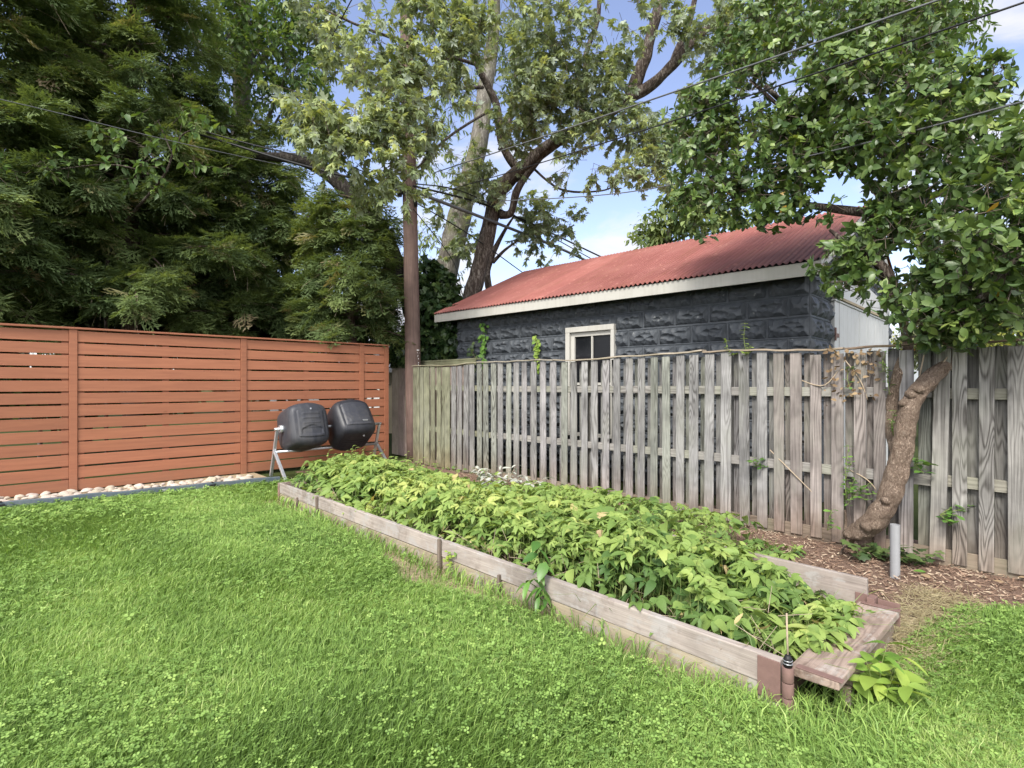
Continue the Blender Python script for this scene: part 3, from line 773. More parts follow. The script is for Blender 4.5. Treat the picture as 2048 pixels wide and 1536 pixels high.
# rails in three lengths, their tops and butt joints uneven
RJ = [-8.82, -6.6, -4.62, -2.72, -0.9, 1.1]
for k in range(len(RJ) - 1):
    for z in (0.68, 1.43):
        dz = random.uniform(-.012, .012)
        m = MB(); m.box((0, 0, -.045), (RJ[k + 1] - RJ[k] - .006, .05, .045), jit=0.003)
        o = m.build('rail', M_RAIL, gf, Matrix.Translation(sn(RJ[k], NFR + .0215, z + dz)) @ FR.to_3x3().to_4x4() @ Matrix.Rotation(random.uniform(-.006, .006), 4, 'Y'), .004)
        o.color = ((.85, .88, .65, 1) if k == 0 else (1, 1, 1, 1) if k != 4 else (.92, .92, .82, 1))
    m = MB(); m.box((0, 0, 0), (RJ[k + 1] - RJ[k] - .006, .02, .14), jit=0.003)
    o = m.build('kickboard', M_RAIL, gf, Matrix.Translation(sn(RJ[k], NFR + .0225, -.02)) @ FR.to_3x3().to_4x4(), .003); o.color = (.8, .66, .54, 1)
for s in RJ[1:-1]:
    m = MB(); m.box((-.044, 0, -.05), (.044, .088, cap_z(s) - .03))
    o = m.build('post', M_PICKET, gf, Matrix.Translation(sn(s, NFR + .095, 0)) @ FR.to_3x3().to_4x4(), .004); o.color = (.62, .6, .55, 1)
# thin cap boards, warped
CJ = [-8.83, -6.9, -5.2, -2.95, -1.55, -0.35, 1.1]
for k in range(len(CJ) - 1):
    m = MB(); nseg = 14; L = CJ[k + 1] - CJ[k] - .01; vs = []
    for j in range(nseg + 1):
        s = CJ[k] + L * j / nseg; z = cap_z(s) + .004 * math.sin(j * 1.7 + k) + (0.02 * max(0, j - 9) / 5 if k == 2 else 0)
        y0 = NFR - .022 + .004 * noise.noise(Vector((s * 5, k, 0))); th = .018 + .004 * noise.noise(Vector((s * 6, 3, k)))
        vs += [(s, y0, z), (s, NFR + .1, z + .003), (s, NFR + .1, z + th), (s, y0, z + th)]
    fs = [(0, 3, 2, 1), tuple(4 * nseg + q for q in (0, 1, 2, 3))]
    for j in range(nseg):
        b = 4 * j
        for q in range(4): fs.append((b + q, b + (q + 1) % 4, b + 4 + (q + 1) % 4, b + 4 + q))
    m.add(vs, fs)
    o = m.build('cap_board', M_CAP, gf, FR, .003); o.color = ((.95, .98, .8, 1), (1.05, 1.05, 1, 1), (1.2, 1.15, 1.05, 1), (.95, .85, .75, 1), (.62, .5, .42, 1), (.45, .4, .33, 1))[k]

# ------------------------------------------------------------------ old brown fence in the corner
bf = thing('board_fence', sn(-9.2, 6.2, 0), 'old brown close boarded fence in the corner behind the utility pole', 'fence')
nb = 10; x0 = -10.4
for i in range(nb):
    m = MB(); wd = .26
    m.box((x0 + i * wd + .003, 6.2 + (.0 if i % 2 else .004), -.02), (x0 + (i + 1) * wd - .003, 6.222, 1.93))
    o = m.build('board', M_OLDBOARD, bf, FR, .003); c = random.uniform(.8, 1.15); o.color = (c, c * random.uniform(.93, 1.02), c * .97, 1)
m = MB(); m.box((x0, 6.225, 1.84), (x0 + nb * wd, 6.265, 1.935)); m.box((x0, 6.225, .5), (x0 + nb * wd, 6.265, .59))
o = m.build('rail', M_RAIL, bf, FR, .004)
m = MB(); m.box((x0, 6.17, 1.933), (x0 + nb * wd + .3, 6.3, 1.965)); m.box((x0, 6.172, 1.84), (x0 + nb * wd + .3, 6.196, 1.93))
o = m.build('top_cap', M_RAIL, bf, FR, .004); o.color = (.6, .64, .42, 1)

# ------------------------------------------------------------------ garage
GD = Vector((0.7225, -0.6913, 0)); GN = Vector((0.6913, 0.7225, 0))
GC = at(1621, 768, 6.5); GC.z = 0
GM = Matrix(((GD.x, GN.x, 0, GC.x), (GD.y, GN.y, 0, GC.y), (0, 0, 1, 0), (0, 0, 0, 1)))
GL, GDP, RIDGE_T, EAVE_Z, RIDGE_Z = 6.45, 5.0, 2.42, 3.02, 4.14
CH, BW = 0.2575, 0.50
garage = thing('block_garage', (GC.x, GC.y, 0), 'dark slate painted block garage with a red corrugated metal roof', 'garage')

def g_solve_x(u):          # along the front wall (y=0): u -> local x
    k = (u - 1024) / F
    return (k * GC.y - GC.x) / (GD.x - k * GD.y)
def g_solve_y(u):          # along the gable wall (x=0): u -> local y
    k = (u - 1024) / F
    return (k * GC.y - GC.x) / (GN.x - k * GN.y)
def g_z(v, lx, ly):
    Yd = GC.y + GD.y * lx + GN.y * ly
    return EYE + (768 - v) / F * Yd

chips = {}
def block_h(bi, bj, px, pz):
    """height of a rock-faced block at px (0..BW), pz (0..CH)"""
    mould = (bi * 7 + bj * 3) % 4
    if mould not in chips:
        r = random.Random(mould + 40); cs = []
        for side in (0, 1):
            x = r.uniform(-.02, .05)
            while x < BW + .03:
                w_ = r.uniform(.05, .1); d_ = r.uniform(.05, .115)
                cs.append((x + w_, (0.012 if side == 0 else CH - .012), w_ * 1.05, d_)); x += w_ * r.uniform(1.2, 1.7)
        for side in (0, 1):
            cs.append((0.01 if side == 0 else BW - .01, r.uniform(.08, .18), r.uniform(.04, .07), r.uniform(.08, .14)))
        for _ in range(3):
            cs.append((r.uniform(.1, BW - .1), r.uniform(.09, .17), r.uniform(.07, .11), r.uniform(.035, .055)))
        chips[mould] = cs
    e = min(px, BW - px, pz, CH - pz)
    if e < 0.0065: return 0.007
    if e < 0.024: return 0.0
    h = 1.0
    for (cx, cz, rx, rz) in chips[mould]:
        d = ((px - cx) / rx) ** 2 + ((pz - cz) / rz) ** 2
        if d < 1.0: h = min(h, 0.25 + 0.75 * d)
    k = min(1, (e - 0.024) / 0.025)
    return 0.004 + 0.048 * h * (0.4 + 0.6 * k) + 0.004 * noise.noise(Vector((px * 30 + bi, pz * 30 + bj, mould)))

def rock_wall(name, ax, length, zmax_fn, z0, holes, parent):
    """ax 0: front wall along local -x (outward -y); ax 1: gable wall along local +y (outward +x)"""
    step = 0.0125
    nx = int(length / step); nz = int((4.2 - z0) / step); V = {}; m = MB(); vs = []; fs = []
    idx = -np.ones((nx + 1, nz + 1), int)
    for i in range(nx + 1):
        a = i * step
        zm = zmax_fn(a)
        for j in range(nz + 1):
            z = z0 + j * step
            if z > zm + step: break
            bj = int(z // CH); off = BW / 2 if bj % 2 else 0.0
            bi = int((a + off + 10 * BW) // BW)
            px = (a + off + 10 * BW) - bi * BW; pz = z - bj * CH
            if ax == 0 and a < .02 or ax == 1 and a < .02: h = 0.0
            else: h = block_h(bi, bj, px, pz)
            idx[i, j] = len(vs); z_ = min(z, zm)
            vs.append((-a, -h, z_) if ax == 0 else (h, a, z_))
    for i in range(nx):
        for j in range(nz):
            q = (idx[i, j], idx[i + 1, j], idx[i + 1, j + 1], idx[i, j + 1])
            if min(q) < 0: continue
            a = (i + .5) * step; z = z0 + (j + .5) * step
            if any(h0 < a < h1 and g0 < z < g1 for h0, h1, g0, g1 in holes): continue
            fs.append(q if ax == 1 else (q[1], q[0], q[3], q[2]))
    m.add(vs, fs, False)
    return m.build(name, M_BLOCK, parent, GM)
# window opening in the front wall
wx1, wx0 = -g_solve_x(1233), -g_solve_x(1136)       # distances from the corner (right, left)
wz1 = g_z(648, -wx1, 0); wz0 = g_z(870, -wx1, 0)
rock_wall('front_wall', 0, GL, lambda a: EAVE_Z + .02, 0.2, [(wx1 + .03, wx0 - .03, wz0, wz1 - .03)], garage)
dy0, dy1 = g_solve_y(1661), g_solve_y(1771)
def gable_z(a):
    return EAVE_Z - .02 + (RIDGE_Z - EAVE_Z) * (a / RIDGE_T if a < RIDGE_T else max(0, (GDP - a) / (GDP - RIDGE_T)))
rock_wall('gable_wall', 1, GDP, gable_z, 1.0, [(dy0 + .03, dy1 - .03, 0, 2.9)], garage)
m = MB()      # plain far walls, the foot of the gable wall and the dark interior lining
m.box((-GL, GDP - .2, 0), (0, GDP, EAVE_Z)); m.box((-GL, 0.2, 0), (-GL + .2, GDP - .2, EAVE_Z)); m.box((-GL, .06, 0), (-.02, .2, .2))
m.box((-.2, .2, 0), (-.004, dy0, 1.0)); m.box((-.2, dy1, 0), (-.004, GDP - .2, 1.0))
m.add([(-GL + .002, 0, EAVE_Z), (-GL + .002, GDP, EAVE_Z), (-GL + .002, RIDGE_T, RIDGE_Z)], [(0, 1, 2)])
m.build('rear_wall', M_BLOCK, garage, GM)
# corrugated roof
OVF, OVL, OVR = 0.32, 0.42, 0.20
sl_f = (RIDGE_Z - EAVE_Z) / RIDGE_T
def roof_side(front):
    m = MB(); per = .0762; spp = 8; W0, W1 = -GL - OVL, OVR
    nx = int((W1 - W0) / per * spp); rows = 10; vs = []; fs = []
    y_e = -OVF if front else GDP + OVF
    for j in range(rows + 1):
        t = j / rows; y = y_e + (RIDGE_T - y_e) * t
        zb = RIDGE_Z + .05 - abs(RIDGE_T - y) * (sl_f if front else (RIDGE_Z - EAVE_Z) / (GDP - RIDGE_T))
        for i in range(nx + 1):
            x = W0 + (W1 - W0) * i / nx
            zz_ = zb + .015 * math.sin(2 * math.pi * x / per) + .006 * noise.noise(Vector((x * 1.2, y * 1.5, 5)))
            yy = y
            if j == 0:
                yy += .012 * noise.noise(Vector((math.floor(x / .66) * 3.7, 1, 2))) * (1 if front else -1)
            lap = math.floor((x - W0) / .66)
            zz_ += .0025 * (lap % 2)
            vs.append((x, yy, zz_))
    for j in range(rows):
        for i in range(nx):
            a = j * (nx + 1) + i
            q = (a, a + 1, a + nx + 2, a + nx + 1)
            fs.append(q if front else q[::-1])
    m.add(vs, fs, True)
    o = m.build('roof', M_ROOF, garage, GM)
    return o
roof = roof_side(True); roof2 = roof_side(False)
m = MB(); zr = RIDGE_Z + .065
def ridge_strip(xa, xb):
    vs = []; ns = 60
    for i in range(ns + 1):
        x = xa + (xb - xa) * i / ns
        for (dy, dz) in ((-.13, -.047), (-.05, -.012), (0, .012), (.05, -.012), (.13, -.047)):
            vs.append((x, RIDGE_T + dy, zr + dz + .004 * noise.noise(Vector((x * 2, dy, 0)))))
    fs = []
    for i in range(ns):
        for q in range(4): fs.append((5 * i + q, 5 * i + 5 + q, 5 * i + 6 + q, 5 * i + 1 + q))
    m.add(vs, fs, True)
ridge_strip(-GL - OVL, OVR)
t = NT('grey_red_ridge'); n1 = t.noise(t.coords('Object'), 2.5, 4)
M_RIDGE = t.out(t.ramp(n1, [(0.4, (0.3, 0.3, 0.32)), (0.6, (0.3, 0.12, 0.11))]), 0.6, 0.3)
m.build('ridge_cap', M_RIDGE, roof, GM)
# fascia, soffit and rake boards
m = MB(); zf = RIDGE_Z + .033 - (RIDGE_T + OVF - .03) * sl_f
m.box((-GL - OVL + .01, -OVF + .03, zf - .17), (OVR - .01, -OVF + .055, zf - .012), jit=.004)
m.build('fascia', M_WHITE, garage, GM, .004)
m = MB()
m.box((-GL - OVL + .02, -OVF + .058, zf - .13), (OVR - .02, .02, zf - .11))
m.build('soffit', M_BLOCK, garage, GM)
for x0_, x1_ in ((OVR - .06, OVR - .035), (-GL - OVL + .035, -GL - OVL + .06)):
    m = MB()
    zA, zB = zf, RIDGE_Z + .03; ye = -OVF + .06
    m.add([(x0_, ye, zA - .15), (x1_, ye, zA - .15), (x1_, RIDGE_T, zB - .15), (x0_, RIDGE_T, zB - .15), (x0_, ye, zA - .01), (x1_, ye, zA - .01), (x1_, RIDGE_T, zB - .01), (x0_, RIDGE_T, zB - .01)],
          [(0, 3, 2, 1), (4, 5, 6, 7), (0, 1, 5, 4), (1, 2, 6, 5), (2, 3, 7, 6), (3, 0, 4, 7)])
    yb = GDP + OVF - .06
    m.add([(x0_, RIDGE_T + .003, zB - .15), (x1_, RIDGE_T + .003, zB - .15), (x1_, yb, zA - .15), (x0_, yb, zA - .15), (x0_, RIDGE_T + .003, zB - .01), (x1_, RIDGE_T + .003, zB - .01), (x1_, yb, zA - .01), (x0_, yb, zA - .01)],
          [(0, 3, 2, 1), (4, 5, 6, 7), (0, 1, 5, 4), (1, 2, 6, 5), (2, 3, 7, 6), (3, 0, 4, 7)])
    m.build('rake_board', M_WHITE, garage, GM)
# window: casing, sash, two panes and sill
win = MB()
cx0, cx1 = -wx0, -wx1
cw = .085
win.box((cx0, -.075, wz0), (cx0 + cw, .03, wz1 - cw)); win.box((cx1 - cw * .72, -.075, wz0), (cx1, .03, wz1 - cw)); win.box((cx0, -.078, wz1 - cw), (cx1, .03, wz1))
wino = win.build('window', M_WHITE, garage, GM, .004)
sx0, sx1 = cx0 + cw + .045, cx1 - cw * .72 - .01
sz1 = wz1 - cw - .05; mid = (sx0 + sx1) / 2
sash = MB()
sash.box((sx0 - .044, -.03, wz0), (sx0 + .03, .02, sz1 + .048)); sash.box((sx1 - .02, -.03, wz0), (sx1 + .009, .02, sz1 + .048)); sash.box((sx0 + .031, -.031, sz1 - .02), (sx1 - .021, .02, sz1 + .047))
sash.box((mid - .014, -.026, wz0), (mid + .014, .018, sz1 - .021)); 
zmid = wz0 + (sz1 - wz0) * .5
for a, b in ((sx0 + .031, mid - .015), (mid + .015, sx1 - .021)): sash.box((a, -.028, zmid - .02), (b, .018, zmid + .02))
link('sash', sash.mesh('sash'), M_WHITE, wino, None).matrix_basis = Matrix.Identity(4)
for a, b in ((sx0 + .031, mid - .015), (mid + .015, sx1 - .021)):
    for za, zb in ((wz0, zmid - .021), (zmid + .021, sz1 - .021)):
        pm = MB(); pm.box((a, 0.0, za), (b, .006, zb))
        link('pane', pm.mesh('pane'), M_GLASS, wino, None).matrix_basis = Matrix.Identity(4)
sm = MB(); sm.box((cx0 - .04, -.11, wz0 - .05), (cx1 + .04, .03, wz0 - .003))
link('sill', sm.mesh('sill'), M_WHITE, wino, None).matrix_basis = Matrix.Identity(4)
# door on the gable end: tongued boards, a head panel and a batten
dz1 = g_z(598, 0, dy0)
dm = MB(); nbd = 16
for i in range(nbd):
    a = dy0 + (dy1 - dy0) * i / nbd; b = dy0 + (dy1 - dy0) * (i + 1) / nbd
    dm.box((-.03, a + .006, 0.05), (.05 + random.uniform(-.003, .003), b - .006, dz1 - .03))
door = dm.build('door', M_DOOR, garage, GM, .003)
hm = MB(); hm.box((.051, dy0 - .012, dz1 - .55), (.066, dy0 + .03, dz1 - .38)); hm.box((.051, dy0, dz1 - .5), (.06, dy0 + .2, dz1 - .45))
hh = link('hinge', hm.mesh('hinge'), M_RUST, door, None); hh.matrix_basis = Matrix.Identity(4)
hp = MB(); z3 = dz1 + .38
hp.add([(x, y, z) for x in (.0, .062) for (y, z) in ((dy0 - .06, dz1 + .045), (dy1 + .05, dz1 + .045), (dy1 + .05, z3 - .12), (dy0 + 2.1, z3), (dy0 - .06, z3))],
       [(4, 3, 2, 1, 0), (5, 6, 7, 8, 9), (0, 1, 6, 5), (1, 2, 7, 6), (2, 3, 8, 7), (3, 4, 9, 8), (4, 0, 5, 9)])
hp.box((-.02, dy0 - .02, dz1 - .027), (.064, dy1 + .02, dz1 + .0))
hp.build('door_header', M_DOOR, garage, GM, .003)
hp = MB(); hp.box((.0, dy0 - .02, dz1 + .003), (.08, dy1 + .03, dz1 + .042), jit=.004)
hp.build('door_batten', M_CAP, garage, GM, .003).color = (1.2, 1.1, .9, 1)

# ------------------------------------------------------------------ raised bed
bed = thing('raised_garden_bed', sn(-4, 3.2, 0), 'long raised bed of weathered grey planks filled with leafy plants', 'garden bed')
JN = [BED_S0, -5.98, -3.62, BED_S1]
for k in range(3):
    for z0, z1, dn in ((-.04, .085, .006), (.089, .222, 0.0)):
        m = MB(); m.box((0, dn, z0), (JN[k + 1] - JN[k] - .005, .042 + dn * .5, z1), jit=.004)
        o = m.build('front_plank', M_BED, bed, Matrix.Translation(sn(JN[k], BED_N0, 0)) @ FR.to_3x3().to_4x4(), .005)
        c = random.uniform(.92, 1.1); o.color = (c, c * .98, c * .97, 1) if z0 > 0 else (c * .95, c * .9, c * .72, 1)
for s, w_, zt in ((-5.99, .014, .225), (-3.63, .014, .235), (-6.55, .01, .13), (-2.9, .01, .13)):
    m = MB(); m.box((s - w_, BED_N0 - .026, -.05), (s + w_, BED_N0 - .001, zt)); m.build('stake', M_STAKE, bed, FR, .003)
m = MB(); m.box((BED_S0, BED_N1, -.03), (-3.6, BED_N1 + .04, .3), jit=.004)
m.box((-3.595, BED_N1, -.03), (-.9, BED_N1 + .04, .335), jit=.004)
o = m.build('rear_plank', M_BED, bed, FR, .005); o.color = (.98, .94, .93, 1)
m = MB(); m.box((BED_S0 - .045, BED_N0 - .01, -.03), (BED_S0 - .003, BED_N1 + .04, .222), jit=.004)
m.build('end_plank', M_BEDY, bed, FR, .005).color = (.8, .62, .58, 1)
m = MB(); m.box((BED_S1 + .03, BED_N0 + .02, .165), (BED_S1 + .235, BED_N1 - .005, .203), jit=.004)
m.build('seat_plank', M_BEDY, bed, FR, .006).color = (1.06, .98, .94, 1)
m = MB(); m.box((BED_S1 + .15, BED_N0 + .3, -.03), (BED_S1 + .2, BED_N1 + .0, .06), jit=.005); m.box((BED_S1 + .155, BED_N0 + .32, .064), (BED_S1 + .21, BED_N1 - .002, .162), jit=.005)
m.build('end_plank', M_BEDY, bed, FR, .005).color = (.82, .76, .68, 1)
m = MB(); m.box((BED_S0, BED_N0 + .045, .06), (BED_S1 + .03, BED_N1 - .003, .12)); m.build('soil', M_SOIL, bed, FR)
# corner irons
m = MB()
m.box((BED_S1 - .105, BED_N0 - .008, .03), (BED_S1 + .0, BED_N0 - .0015, .215)); 
for z in (.0, .07, .14):
    m.tube([sn(BED_S1 + .03, BED_N0 + .0, z), sn(BED_S1 + .03, BED_N0 + .0, z + .066)], .026, 12, smooth=True)
    m.v[-24:] = [tuple(FR.inverted() @ Vector(p)) for p in m.v[-24:]]
m.box((BED_S1 + .055, BED_N0 + .02, .2055), (BED_S1 + .245, BED_N0 + .06, .2105))
m.build('corner_iron', M_RUST, bed, FR, .002)
m = MB()
m.box((BED_S1 + .05, BED_N1 - .05, .2055), (BED_S1 + .24, BED_N1 - .01, .2105))
m.box((-.96, BED_N1 - .006, .12), (-.895, BED_N1 - .001, .25)); m.box((-.895, BED_N1 - .03, .1), (-.855, BED_N1 + .05, .24))
m.box((-.85, BED_N1 + .02, .1), (-.74, BED_N1 + .03, .23))
m.build('corner_iron', M_RUST, bed, FR, .002)
# drip stake in the corner
dp = MB(); b_ = sn(BED_S1 + .03, BED_N0 + .0, 0)
dp.tube([b_ + Vector((0, 0, .207)), b_ + Vector((0, 0, .245)), b_ + Vector((.0, .0, .262))], [.019, .019, .010], 10)
for z in (.222, .236): dp.tube([b_ + Vector((0, 0, z)), b_ + Vector((0, 0, z + .003))], .0215, 10, mi=1)
dp.tube([b_ + Vector((0, 0, .262)), b_ + Vector((.006, .02, .38)), b_ + Vector((.02, .05, .43))], .0045, 6, mi=2)
o = dp.build('irrigation_stake', [M_CABLE, M_STEEL, M_TWIG_PALE]); recenter(o)
tag(o, 'short black tipped stake with a thin tube in the near corner of the bed', 'stake')

# ------------------------------------------------------------------ bed plants
def canopy(s, n):
    e = np.clip(np.minimum((n - BED_N0) / .32, (BED_N1 + .2 - n) / .35), 0, 1)
    q = np.clip((BED_S1 + .05 - s) / .6, 0.15, 1); p = np.clip((s - BED_S0 + .05) / .3, .3, 1)
    base = np.interp(s, [-7.2, -6.2, -5, -3, -1.6, -.9], [.42, .45, .39, .39, .35, .19])
    return 0.13 + (base - .1) * (0.45 + .55 * e) * q ** .5 * p + 0.05 * snz(s, n * 1.6, 3.0) * e
bp = Scatter()
def bed_layer(n, s0, s1, n0, n1, zlo, zhi, size, tint0, hfun=canopy, rng_=rng):
    s = s0 + (s1 - s0) * rng.random(n); q = n0 + (n1 - n0) * rng.random(n)
    hz = hfun(s, q); z = zlo * hz + (zhi - zlo) * hz * rng.random(n) ** .6
    P = np.stack([DX * s + NX * q, DY * s + NY * q, z], 1)
    az = rng.random(n) * 6.283; f = np.stack([np.cos(az), np.sin(az), rng.normal(size=n) * .25 - .05], 1)
    nr = unit(np.stack([rng.normal(size=n) * .4 - .05, rng.normal(size=n) * .4 - .25, np.ones(n)], 1))
    j = rng.integers(0, len(T_BED), n); sz = size * (.55 + .7 * rng.random(n)) * (1 + .38 * snz(s * .8 + 3, q * 1.3, 1.6))
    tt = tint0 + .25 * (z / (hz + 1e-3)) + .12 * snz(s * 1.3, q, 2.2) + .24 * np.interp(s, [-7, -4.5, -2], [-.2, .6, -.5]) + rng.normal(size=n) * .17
    tt = np.clip(tt, 0, .955); tt = np.where(rng.random(n) < .007, rng.uniform(.98, 1.0, n), tt)
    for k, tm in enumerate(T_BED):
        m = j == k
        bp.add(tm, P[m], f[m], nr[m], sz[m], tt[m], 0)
    st = P - np.stack([rng.normal(size=n) * .03, rng.normal(size=n) * .03, z - .1], 1)
    v = P - st; Ls = np.linalg.norm(v, axis=1)
    m = rng.random(n) < .5
    bp.add(T_STICK, st[m], v[m], rand_dir(n)[m], np.stack([np.full(n, .0028), Ls, np.full(n, .0028)], 1)[m], .4, 1)
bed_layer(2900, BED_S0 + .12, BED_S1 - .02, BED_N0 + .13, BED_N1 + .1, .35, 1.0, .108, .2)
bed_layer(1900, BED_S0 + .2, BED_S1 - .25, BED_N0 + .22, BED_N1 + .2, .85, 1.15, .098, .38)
bed_layer(110, BED_S0 + .15, BED_S1 - .2, BED_N0 + .06, BED_N0 + .14, .7, 1.25, .1, .25, lambda s, q: np.full(len(s), .22))
bed_layer(150, BED_S1 - .1, BED_S1 + .12, BED_N0 + .25, BED_N1 - .15, .6, 1.1, .085, .4, lambda s, q: np.full(len(s), .24))
def stalks(n, s0, s1, n0, n1, h0, h1, size):
    s = rng.uniform(s0, s1, n); q = rng.uniform(n0, n1, n); h = rng.uniform(h0, h1, n)
    B = np.stack([DX * s + NX * q, DY * s + NY * q, np.full(n, .12)], 1); d = unit(np.stack([rng.normal(size=n) * .18, rng.normal(size=n) * .18, np.ones(n)], 1))
    bp.add(T_STICK, B, d, rand_dir(n), np.stack([np.full(n, .003), h, np.full(n, .003)], 1), .5, 1)
    for k in range(9):
        t_ = .45 + .55 * k / 8; az = k * 2.4 + rng.random(n) * .6
        f = np.stack([np.cos(az), np.sin(az), np.full(n, -.15 + .5 * (k / 8) ** 2)], 1)
        bp.add(T_LANCE if k % 3 else T_OVATE, B + d * (h * t_)[:, None], f, np.tile([0, -.2, 1.0], (n, 1)) + rng.normal(size=(n, 3)) * .3, size * (1.1 - .6 * t_ + rng.random(n) * .3), np.clip(.45 + .3 * t_ + rng.normal(size=n) * .12, 0, .95))
stalks(46, BED_S0 + .2, -5.2, 3.0, BED_N1, .38, .56, .085)
stalks(60, -5.2, -1.6, 2.85, BED_N1, .3, .47, .085)
n = 900
s = rng.uniform(-2.3, BED_S1 + .02, n); q = rng.uniform(BED_N0 + .07, BED_N1 - .1, n); X, Y = DX * s + NX * q, DY * s + NY * q
b0_ = bp.n; grass_blades(bp, X, Y, .17, .33, .006, 1.5, .1)
n = 240     # dead stems and withered leaves between the plants
s = rng.uniform(BED_S0 + .3, BED_S1, n); q = BED_N0 + .06 + .5 * rng.random(n) ** 1.5
f = rand_dir(n); f[:, 2] = np.abs(f[:, 2]) * .6
bp.add(T_STICK, np.stack([DX * s + NX * q, DY * s + NY * q, rng.uniform(.13, .26, n)], 1), f, rand_dir(n), np.stack([np.full(n, .0025), rng.uniform(.06, .2, n), np.full(n, .0025)], 1), 1.0, 2)
bp.add(T_LANCE, np.stack([DX * s + NX * q, DY * s + NY * q, rng.uniform(.14, .3, n)], 1)[:110], rand_dir(110) - np.array([0, 0, .5]), rand_dir(110), rng.uniform(.04, .1, 110), rng.uniform(.985, 1.0, 110), 0)
tag(bp.build('bed_plants', [L_BED, M_TWIG_GREEN, M_TWIG_PALE]), 'mass of bright green leafy plants filling the raised bed', 'plants', kind='stuff')
wd_ = Scatter()
bp = wd_
bed_layer(1100, -8.2, -3.6, BED_N1 + .05, 4.9, .4, 1.1, .1, .3, lambda s, q: np.interp(q, [3.7, 4.2, 4.8], [.44, .34, .2]) * np.interp(s, [-8.2, -7.2, -6.2, -4], [1.0, 1.0, .68, .68]))
bed_layer(1000, -5.0, -1.75, BED_N1 + .03, 5.2, .4, 1.1, .1, .28, lambda s, q: np.interp(s, [-5, -4, -2.2, -1.75], [.3, .38, .36, .12]) * np.interp(q, [3.7, 4.6, 5.2], [1.1, .9, .6]) * np.where((s > -2.1) & (q > 4.6), .35, 1))
bed_layer(160, -8.6, -4.5, 4.7, 5.55, .4, 1.1, .07, .15, lambda s, q: np.full(len(s), .14))
tag(wd_.build('fence_border_plants', [L_BED, M_TWIG_GREEN]), 'loose leafy plants growing between the raised bed and the grey fence', 'plants', kind='stuff')

def shoot(name, base, stems, tmpls, mat, stem_mat, label, cat, per=8, size=.06, droop=.2, spread=.25, group=None, tint=.5, whorl_end=True, r=.003):
    """Small plant of several stems with leaves; base in world coordinates, stems: list of tip offsets."""
    t = thing(name, base, label, cat, group)
    sm = MB(); sc = Scatter()
    for tip in stems:
        b = Vector(base); e = b + Vector(tip); mid_ = b.lerp(e, .5) + Vector((random.uniform(-1, 1), random.uniform(-1, 1), .3)) * (e - b).length * .12
        path = smooth_path([b, mid_, e], 4); sm.tube(path, lerp_r([r, r * .5], len(path)), 5)
        P = np.array([path[min(len(path) - 1, int(len(path) * (0.25 + .75 * (k + 1) / per)))] for k in range(per)])
        n = len(P); az = np.arange(n) * 2.4 + random.random() * 6
        f = np.stack([np.cos(az), np.sin(az), np.full(n, .25) - droop + rng.normal(size=n) * .2], 1)
        nr = unit(np.stack([rng.normal(size=n) * .3, rng.normal(size=n) * .3 - .2, np.ones(n)], 1))
        for k in range(n):
            sc.add(tmpls[k % len(tmpls)], P[k:k + 1], f[k:k + 1], nr[k:k + 1], size * random.uniform(.7, 1.2), np.clip(tint + rng.normal() * .25, 0, 1))
    sm.build('stem', stem_mat, t); sc.build('leaves', mat, t)
    return t
# lime shoots beside the seat plank
p0 = sn(BED_S1 + .30, BED_N0 + .38, -.01)
shoot('leafy_weed', p0, [(.02, -.02, .3), (.12, .02, .22), (-.1, -.06, .24), (.16, .12, .16), (-.16, .0, .13), (.06, -.1, .15)], [T_LANCE, T_OVATE], L_LIME, M_TWIG_GREEN, 'lime green leafy weed growing against the end plank of the raised bed', 'weed', per=9, size=.12, droop=.15)
pv = on_fence(1090, 1080, 2.7)
p1 = sn(s_of(1085, BED_N0 - .02), BED_N0 - .03, .23)
shoot('trailing_plant', p1, [(-.02, -.06, -.12), (.03, -.08, -.16), (-.1, -.03, -.03), (.03, .0, .1), (-.02, .05, .22)], [T_LANCE, T_LANCE, T_OVATE], L_SPROUT, M_TWIG_GREEN, 'darker green plant trailing over the front plank of the raised bed', 'plant', per=6, size=.12, droop=.75)
p2 = sn(s_of(897, BED_N0 - .02), BED_N0 - .02, .1)
shoot('small_weed', p2, [(.0, -.03, .07), (.03, -.04, .04), (-.03, -.03, .0), (.01, -.05, -.03)], [T_ROUND], L_LIME, M_TWIG_GREEN, 'tiny yellow green weed sprouting from the seam of the front planks', 'weed', per=8, size=.028, tint=.9)
p3 = on_fence(1005, 985, 4.55); p3.z = .05
st_ = [(random.uniform(-.35, .35), random.uniform(-.15, .15), random.uniform(.3, .48)) for _ in range(15)] + [(.55, -.42, .36), (.5, -.38, .3)]
shoot('silver_leaved_plant', p3, st_, [T_LANCE, T_OVATE], L_SILVER, M_TWIG_PALE, 'silver grey leaved plant on bare stems in front of the grey fence', 'plant', per=9, size=.1, droop=.3, r=.005)
